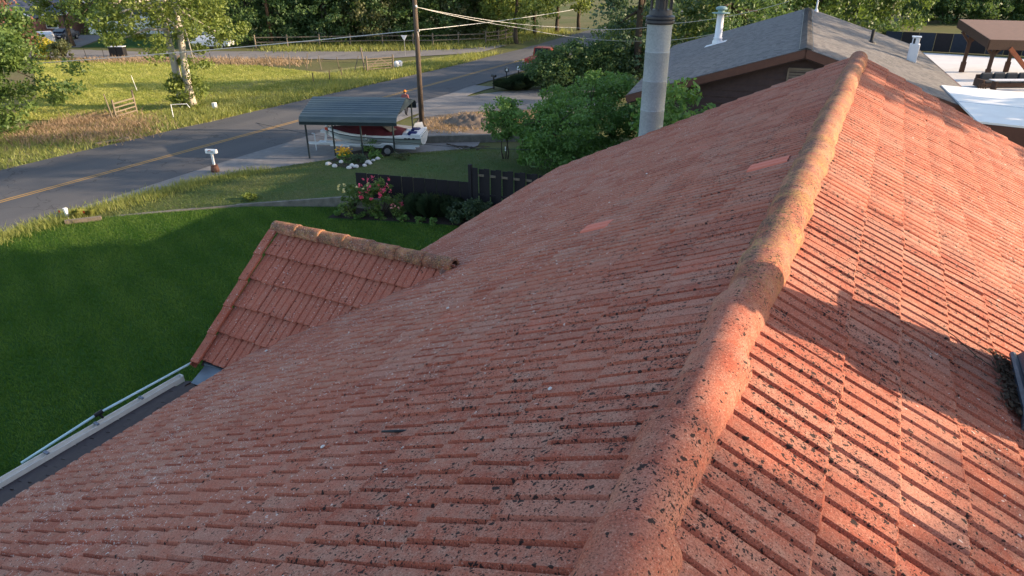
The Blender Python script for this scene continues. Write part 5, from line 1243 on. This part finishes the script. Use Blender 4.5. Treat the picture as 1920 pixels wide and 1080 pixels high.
# ================================================================ FIELD FENCES, GATES, SIGN, LITTLE THINGS BEYOND THE ROAD
def posts(label, pts, h, r, mat='oldwood', group=None, lean=.1, name='fence_post'):
    for k, (x, y) in enumerate(pts):
        P = G(x, y); mb = MB(); lx, ly = random.gauss(0, lean), random.gauss(0, lean)
        mb.tube([P+np.array([0, 0, -.1]), P+np.array([lx, ly, h*random.uniform(.85, 1.1)])], [r, r*.85], 6); tag(mb.build(name, M[mat]), label.format(nth[k]), 'fence post', group)
posts('thin leaning post, {} from the left in the fence along the sunny field', [(508, 124), (543, 126), (575, 128), (603, 130), (637, 133), (664, 134)], 1.35, .045, group='field fence posts', lean=.3)
posts('thin metal post, {} from the left in the wire fence by the side road', [(135, 112), (164, 112), (196, 112), (312, 117), (342, 119), (398, 121), (433, 122)], 1.15, .035, 'wiredark', 'wire fence posts', .06)
posts('short dark post, {} from the left on the shaded edge of the field', [(588, 156), (618, 150), (640, 143)], .9, .05, 'pole', 'short field posts', .06)
fw_ = empty('field_wire', tuple(G(508, 124)), 'sagging wire strung between the leaning field posts', 'wire'); mb = MB()
q = [G(x, y)+np.array([0, 0, .8]) for x, y in [(490, 123), (508, 124), (543, 126), (575, 128), (603, 130), (637, 133), (664, 134), (686, 134)]]; mb.tube(q, .012, 4); build_at(mb, 'wire_strand', M['wiredark'], fw_)
def rgate(label, a, b, h, bars, mat, diag=True, extra=0):
    a, b = Vector(a), Vector(b); g = empty('field_gate', tuple(a), label, 'gate')
    for k in range(bars):
        z = .2+(h-.2)*k/(bars-1); mb = MB(); mb.beam(a+Vector((0, 0, z)), b+Vector((0, 0, z)), .04, .09); build_at(mb, 'bar', M[mat], g)
    for f in (0, 1):
        mb = MB(); p = a.lerp(b, f); mb.beam(p, p+Vector((0, 0, h+.25+extra*(f))), .10, .10); build_at(mb, 'post', M[mat], g)
    if diag: mb = MB(); mb.beam(a+Vector((0, 0, .2)), a.lerp(b, .5)+Vector((0, 0, h)), .05, .09); mb.beam(a.lerp(b, .5)+Vector((0, 0, h)), b+Vector((0, 0, .2)), .05, .09); build_at(mb, 'brace', M[mat], g)
rgate('brown wooden field gate with crossed braces by the sunny verge', G(689, 134), G(738, 130), 1.15, 5, 'oldwood', True, 0)
rgate('pale tubular gate beside a leaning post near the two white trunks', G(219, 224), G(257, 212), 1.05, 4, 'oldwood', False, .3)
mb = MB(); P = G(684, 132); mb.tube([P, P+np.array([-.25, 0, 2.1])], [.08, .07], 7); tag(mb.build('gate_post', M['oldwood']), 'tall leaning wooden post at the left of the brown field gate', 'post')
mb = MB(); P = G(213, 226); mb.tube([P, P+np.array([-.35, 0, 1.75])], [.05, .04], 7); tag(mb.build('leaning_post', M['oldwood']), 'thin leaning post left of the pale tubular gate', 'post')
mb = MB(); P = G(257, 170); mb.tube([P, P+np.array([-.3, 0, 1.2])], [.025, .02], 7); tag(mb.build('white_stake', M['white']), 'thin white leaning stake in the shaded band of the field', 'stake')
rf = empty('rail_fence', tuple(G(640, 86)), 'grey two rail wooden fence along the foot of the tree belt', 'fence'); fp = [(480, 90), (540, 89), (600, 88), (658, 87), (718, 86), (775, 86), (812, 86), (860, 84), (908, 82)]
for (x, y), (x1, y1) in zip(fp[:-1], fp[1:]):
    a, b = Vector(G(x, y)), Vector(G(x1, y1)); mb = MB(); mb.beam(a, a+Vector((0, 0, 1.5)), .14, .14); build_at(mb, 'post', M['oldwood'], rf)
    for z in (.65, 1.2): mb = MB(); mb.beam(a+Vector((0, 0, z)), b+Vector((0, 0, z)), .06, .11); build_at(mb, 'rail', M['oldwood'], rf)
rf = empty('rail_fence', tuple(G(912, 81)), 'sunlit three rail fence beside the trees at the road end', 'fence'); fp = [(911, 83), (935, 81), (948, 78), (962, 75)]
for k, ((x, y), (x1, y1)) in enumerate(zip(fp[:-1], fp[1:])):
    a, b = Vector(G(x, y)), Vector(G(x1, y1))
    for p in (a, b) if k == 2 else (a,): mb = MB(); mb.beam(p, p+Vector((0, 0, 1.6)), .15, .15); build_at(mb, 'post', M['oldwood'], rf)
    for z in (.5, .95, 1.4): mb = MB(); mb.beam(a+Vector((0, 0, z)), b+Vector((0, 0, z)), .06, .12); build_at(mb, 'rail', M['oldwood'], rf)
P = G(760, 104); sg = empty('yield_sign', tuple(P), 'back of a pale triangular road sign on a thin post', 'road sign')
mb = MB(); mb.tube([(0, 0, 0), (0, 0, 1.7)], .03, 6); mb.build('sign_post', M['steel'], sg); mb = MB(); d = px_; mb.add([d*-.34+Vector((0, -.03, 2.15)), Vector((0, -.03, 1.55)), d*.34+Vector((0, -.03, 2.15))]+[d*-.34+Vector((0, 0, 2.15)), Vector((0, 0, 1.55)), d*.34+Vector((0, 0, 2.15))], [(0, 1, 2), (3, 5, 4), (0, 3, 4, 1), (1, 4, 5, 2), (2, 5, 3, 0)]); mb.build('sign_plate', M['gutwhite'], sg)
a, b = Vector(G(400, 92)), 0
P = G(326, 224); hp = empty('sign_frame', tuple(P), 'bent pale metal frame standing by the pale trunks at the road edge', 'frame')
mb = MB(); mb.tube([(0, 0, 0), (-.25, .2, .95), (.55, .85, .95), (.7, .9, .7)], .03, 6); mb.build('frame_tube', M['trailer'], hp)
mb = MB(); P = G(403, 203); mb.box((P[0], P[1], .2), (.28, .28, .42), .3); tag(mb.build('white_marker', M['white'], bevel=.03), 'small white box marker in the weeds right of the pale trunks', 'marker')
mb = MB(); mb.beam(G(178, 270, .06), G(245, 258, .06), .22, .10); tag(mb.build('plank', M['oldwood']), 'pale plank lying at the far edge of the road', 'plank')
mb = MB(); mb.beam(G(480, 201, .05), G(498, 199, .05), .2, .08); tag(mb.build('plank', M['oldwood']), 'short pale board in the grass right of the two trunks', 'plank')
for k, (x, y) in enumerate([(744, 126), (750, 125)]):
    P = G(x, y); mb = MB(); mb.lathe((P[0], P[1], 0), [(.22, 0), (.26, .3), (.26, .5), (.1, .6)], 10); tag(mb.build('white_bucket', M['gutwhite']), ['left', 'right'][k]+' one of two whitish tubs beside the brown field gate', 'tub')
af = empty('timber_props', tuple(G(102, 111)), 'two pale leaning posts forming an A by the yellow bush', 'posts')
for x0, x1 in ((101, 114), (119, 115)):
    mb = MB(); mb.beam(G(x0, 111), Dp(x1, 85, (G(110, 111)-CAM)@_F), .18, .18); build_at(mb, 'post', M['oldwood'], af)
P = G(223, 105); bn = empty('black_crate', tuple(P), 'black box like bin standing beside the side road', 'bin')
for s in (-1, 1):
    mb = MB(); q = px_*s*.42; mb.box((q.x, q.y, .5), (.78, .8, 1.0), rzz); mb.build('bin_body', M['bin'], bn, bevel=.03)
    mb = MB(); mb.box((q.x, q.y, 1.03), (.82, .84, .05), rzz); mb.build('bin_lid', M['gutwhite'], bn)
a, b = G(795, 268), G(1005, 262)
cw = empty('kerb_wall', tuple(a), 'low stained concrete kerb wall below the bare dirt', 'wall'); mb = MB(); mb.beam(a+np.array([0, 0, .16]), b+np.array([0, 0, .16]), .25, .50); build_at(mb, 'kerb_block', M['cwall'], cw)
SEED[0] += 1; r = np.random.default_rng(3); mb = MB(); n = 22; c = G(890, 232); gx_ = np.linspace(-1, 1, n)
vs = []
for i in range(n):
    for j in range(n):
        d2 = gx_[i]**2+gx_[j]**2; vs.append((c[0]+gx_[i]*2.6, c[1]+gx_[j]*1.5, -.06+max(0, 1-d2)**1.2*.55*(1+.5*math.sin(i*1.9)*math.cos(j*1.3))+r.normal(0, .02)))
mb.add(vs, [[i*n+j, (i+1)*n+j, (i+1)*n+j+1, i*n+j+1] for i in range(n-1) for j in range(n-1)]); tag(mb.build('dirt_mound', M['dirt'], smooth=True), 'low heap of brown dirt between the driveway and the kerb wall', 'dirt heap')

q = poly_pts(5000, [G(795, 246), G(800, 224), G(880, 212), G(1010, 207), G(1040, 245), G(940, 236), G(850, 250)], .0, 21, .25)
blades('dry_yard_grass', q, .06, .22, .03, LM['dry'], .6, 22, 'thin dry grass on the bare strip by the driveway')
# ================================================================ VEHICLES
def car(name, label, P, rz, L, W, H, paint, cat='car', pick=False):
    t = empty(name, tuple(P), label, cat); t.rotation_euler = (0, 0, rz)
    mb = MB(); hw = W/2
    if pick: sec = [(-L/2, .55, .95), (-L/2+.05, .5, 1.05), (-.3, .5, 1.05), (-.3, .5, H), (.9, .5, H), (1.5, .5, 1.15), (L/2-.15, .5, 1.05), (L/2, .5, .8)]
    else: sec = [(-L/2, .4, .85), (-L/2+.15, .3, 1.0), (-L*.36, .3, 1.05), (-L*.24, .3, H), (L*.12, .3, H), (L*.27, .3, 1.0), (L/2-.2, .3, .9), (L/2, .35, .65)]
    k = len(sec)
    for x, zl, zh in sec:
        ins = .14 if zh > 1.1 else 0
        mb.v += [(x, -hw, zl), (x, -hw, min(zh, .95)), (x, -hw+ins, zh), (x, hw-ins, zh), (x, hw, min(zh, .95)), (x, hw, zl)]
    for i in range(k-1):
        for j in range(5): mb.f.append([6*i+j, 6*i+j+1, 6*i+j+7, 6*i+j+6]); mb.m.append(0); mb.t.append(.5)
        mb.f.append([6*i+5, 6*i, 6*i+6, 6*i+11]); mb.m.append(0); mb.t.append(.5)
    mb.f += [[0, 5, 4, 3, 2, 1], [6*k-6+j for j in range(6)]]; mb.m += [0, 0]; mb.t += [.5, .5]
    mb.build('body', M[paint], t, bevel=.04)
    for s in (-1, 1):
        x0, x1 = (-.2, 1.0) if pick else (-L*.26, L*.18)
        mb = MB(); mb.add([(x0, s*(hw-.03), 1.0), (x1+.35, s*(hw-.03), 1.0), (x1, s*(hw-.125), H-.1), (x0+.15, s*(hw-.125), H-.1)], [(0, 1, 2, 3)]); mb.build('side_window', M['glass'], t)
        mb = MB(); mb.box((-L/2-.01, s*(hw-.15), .82), (.04, .16, .18)); mb.build('tail_light', M['redlens'], t)
        mb = MB(); mb.box((L/2, s*(hw-.25), .68), (.06, .3, .14)); mb.build('headlight', M['gutwhite'], t)
        for x in (-L*.31, L*.31):
            mb = MB(); mb.tube([(x, s*(hw-.2), .33), (x, s*(hw+.01), .33)], .33, 16); wq = mb.build('wheel', M['rubber'], t); mb = MB(); mb.tube([(x, s*(hw-.05), .33), (x, s*(hw+.02), .33)], .19, 12); mb.build('rim', M['steel'], wq)
    mb = MB(); x = -.32 if pick else -L*.36; mb.add([(x-.0, -hw+.2, 1.12), (x-.0, hw-.2, 1.12), (x+(.0 if pick else L*.11), hw-.25, H-.06), (x+(.0 if pick else L*.11), -hw+.25, H-.06)], [(0, 3, 2, 1)]); o = mb.build('rear_window', M['glass'], t); o.location = (-.02, 0, .02)
    mb = MB(); x = 1.5 if pick else L*.27; mb.add([(x, -hw+.2, 1.14), (x, hw-.2, 1.14), (x-(.55 if pick else L*.14), hw-.25, H-.06), (x-(.55 if pick else L*.14), -hw+.25, H-.06)], [(0, 1, 2, 3)]); o = mb.build('windscreen', M['glass'], t); o.location = (.03, 0, .03)
    mb = MB(); mb.box((-L/2-.03, 0, .55), (.08, W*.95, .16)); mb.build('rear_bumper', M['steel'], t)
    return t
car('pickup_truck', 'red pickup truck parked beside the hedge, tail to the camera', G(990, 130)+np.array([.4, 2.5, 0]), R_(96), 5.4, 1.9, 1.8, 'redpaint', 'pickup', True)
car('parked_car', 'dark car parked nose out in front of the brick house', G(122, 75), R_(-60), 4.6, 1.8, 1.45, 'darkcar')
car('parked_car', 'white car seen behind the two pale trunks', G(400, 90), R_(25), 4.8, 1.85, 1.5, 'gutwhite')
v = car('white_van', 'white camper van whose roof shows over the grey roof', (-19.0, 112.0, 0), R_(250), 6.2, 2.2, 2.7, 'gutwhite', 'van')
tl = empty('covered_trailer', tuple(G(88, 82)), 'low white covered trailer left of the dark car', 'trailer'); mb = MB(); mb.box((0, 0, .75), (5.0, 2.0, 1.2), R_(-28)); mb.build('trailer_body', M['gutwhite'], tl, bevel=.15)
for s in (-1, 1):
    mb = MB(); n = Vector((math.sin(R_(28)), math.cos(R_(28)), 0))*s; mb.tube([n*.8+Vector((0, 0, .3)), n*1.02+Vector((0, 0, .3))], .3, 14); mb.build('wheel', M['rubber'], tl)

# ================================================================ FAR BUILDINGS
D0 = Vector(G(20, 66)); bx_, by_ = px_, fw
bh = empty('brick_house', tuple(D0), 'brick house with a blue grey roof and white trimmed gable at the far left', 'house')
def H_(a, b, z): return bx_*a+by_*b+Vector((0, 0, z))
def part(mb, n, m_, p=bh, **k): return mb.build(n, M[m_], p, **k)
mb = MB(); mb.add([H_(0, 0, 0), H_(8.5, 0, 0), H_(8.5, 7, 0), H_(0, 7, 0), H_(0, 0, 3), H_(8.5, 0, 3), H_(8.5, 7, 3), H_(0, 7, 3), H_(8.5, 3.5, 4.6), H_(0, 3.5, 4.6)], [(0, 1, 5, 4), (1, 2, 6, 8, 5), (2, 3, 7, 6), (3, 0, 4, 9, 7)]); part(mb, 'wall', 'brick')
mb = MB(); mb.slab([H_(-.5, -.5, 2.85), H_(9, -.5, 2.85), H_(9, 3.5, 4.75), H_(-.5, 3.5, 4.75)], .12); mb.slab([H_(-.5, 7.5, 2.85), H_(9, 7.5, 2.85), H_(9, 3.5, 4.75), H_(-.5, 3.5, 4.75)], .12); rf = part(mb, 'roof', 'farroof')
mb = MB(); mb.beam(H_(-.5, -.54, 2.8), H_(9, -.54, 2.8), .08, .2); mb.beam(H_(9.04, -.5, 2.8), H_(9.04, 3.5, 4.68), .08, .2); mb.beam(H_(9.04, 7.5, 2.8), H_(9.04, 3.5, 4.68), .08, .2); part(mb, 'trim', 'white')
mb = MB(); mb.add([H_(2, -2.2, 0), H_(5.2, -2.2, 0), H_(5.2, 0, 0), H_(2, 0, 0), H_(2, -2.2, 2.6), H_(5.2, -2.2, 2.6), H_(5.2, 0, 2.6), H_(2, 0, 2.6), H_(3.6, -2.2, 3.5), H_(3.6, 1.4, 3.5)], [(0, 1, 5, 8, 4), (1, 2, 6, 5), (3, 0, 4, 7)]); part(mb, 'porch_wall', 'brick')
mb = MB(); mb.slab([H_(1.6, -2.6, 2.45), H_(3.6, -2.6, 3.62), H_(3.6, 1.4, 3.62), H_(1.6, .4, 2.45)], .1); mb.slab([H_(5.6, -2.6, 2.45), H_(3.6, -2.6, 3.62), H_(3.6, 1.4, 3.62), H_(5.6, .4, 2.45)], .1); part(mb, 'porch_roof', 'farroof')
mb = MB(); mb.beam(H_(1.6, -2.64, 2.42), H_(3.6, -2.64, 3.58), .06, .16); mb.beam(H_(5.6, -2.64, 2.42), H_(3.6, -2.64, 3.58), .06, .16); part(mb, 'porch_trim', 'white')
mb = MB(); mb.box(H_(2.7, -2.22, 1.1), (1.0, .06, 2.1), rzz); dr = part(mb, 'door', 'glass')
mb = MB(); mb.box(H_(6.4, -.03, 1.65), (1.7, .08, 1.5), rzz); wq = part(mb, 'window', 'white'); mb = MB(); mb.box(H_(6.4, -.06, 1.65), (1.45, .06, 1.25), rzz); part(mb, 'pane', 'glass', wq)
mb = MB(); mb.box(H_(3.4, 3.0, 5.2), (.35, .35, 1.6), rzz); part(mb, 'chimney', 'white'); mb = MB(); mb.box(H_(5.6, 4.0, 5.4), (.5, .5, 1.4), rzz); part(mb, 'chimney', 'brick')
D1 = Vector(G(168, 64)); wg = empty('white_garage', tuple(D1), 'long low white garage building behind the far trees', 'garage')
mb = MB(); mb.add([H_(0, 0, 0), H_(17, 0, 0), H_(17, 8, 0), H_(0, 8, 0), H_(0, 0, 2.9), H_(17, 0, 2.9), H_(17, 8, 2.9), H_(0, 8, 2.9), H_(0, 4, 4.6), H_(17, 4, 4.6)], [(0, 1, 5, 4), (1, 2, 6, 9, 5), (2, 3, 7, 6), (3, 0, 4, 8, 7)]); part(mb, 'wall', 'white', wg)
mb = MB(); mb.slab([H_(-.4, -.4, 2.8), H_(17.4, -.4, 2.8), H_(17.4, 4, 4.75), H_(-.4, 4, 4.75)], .12); mb.slab([H_(-.4, 8.4, 2.8), H_(17.4, 8.4, 2.8), H_(17.4, 4, 4.75), H_(-.4, 4, 4.75)], .12); part(mb, 'roof', 'farroof', wg)
for k in range(3):
    mb = MB(); mb.box(H_(3+4.6*k, -.03, 1.2), (3.4, .08, 2.4), rzz); gd = part(mb, 'garage_door', 'gutwhite', wg)
    for j in range(4): mb = MB(); mb.box(H_(3+4.6*k, -.08, .35+.58*j), (3.2, .04, .5), rzz); part(mb, 'door_panel', 'white', gd)
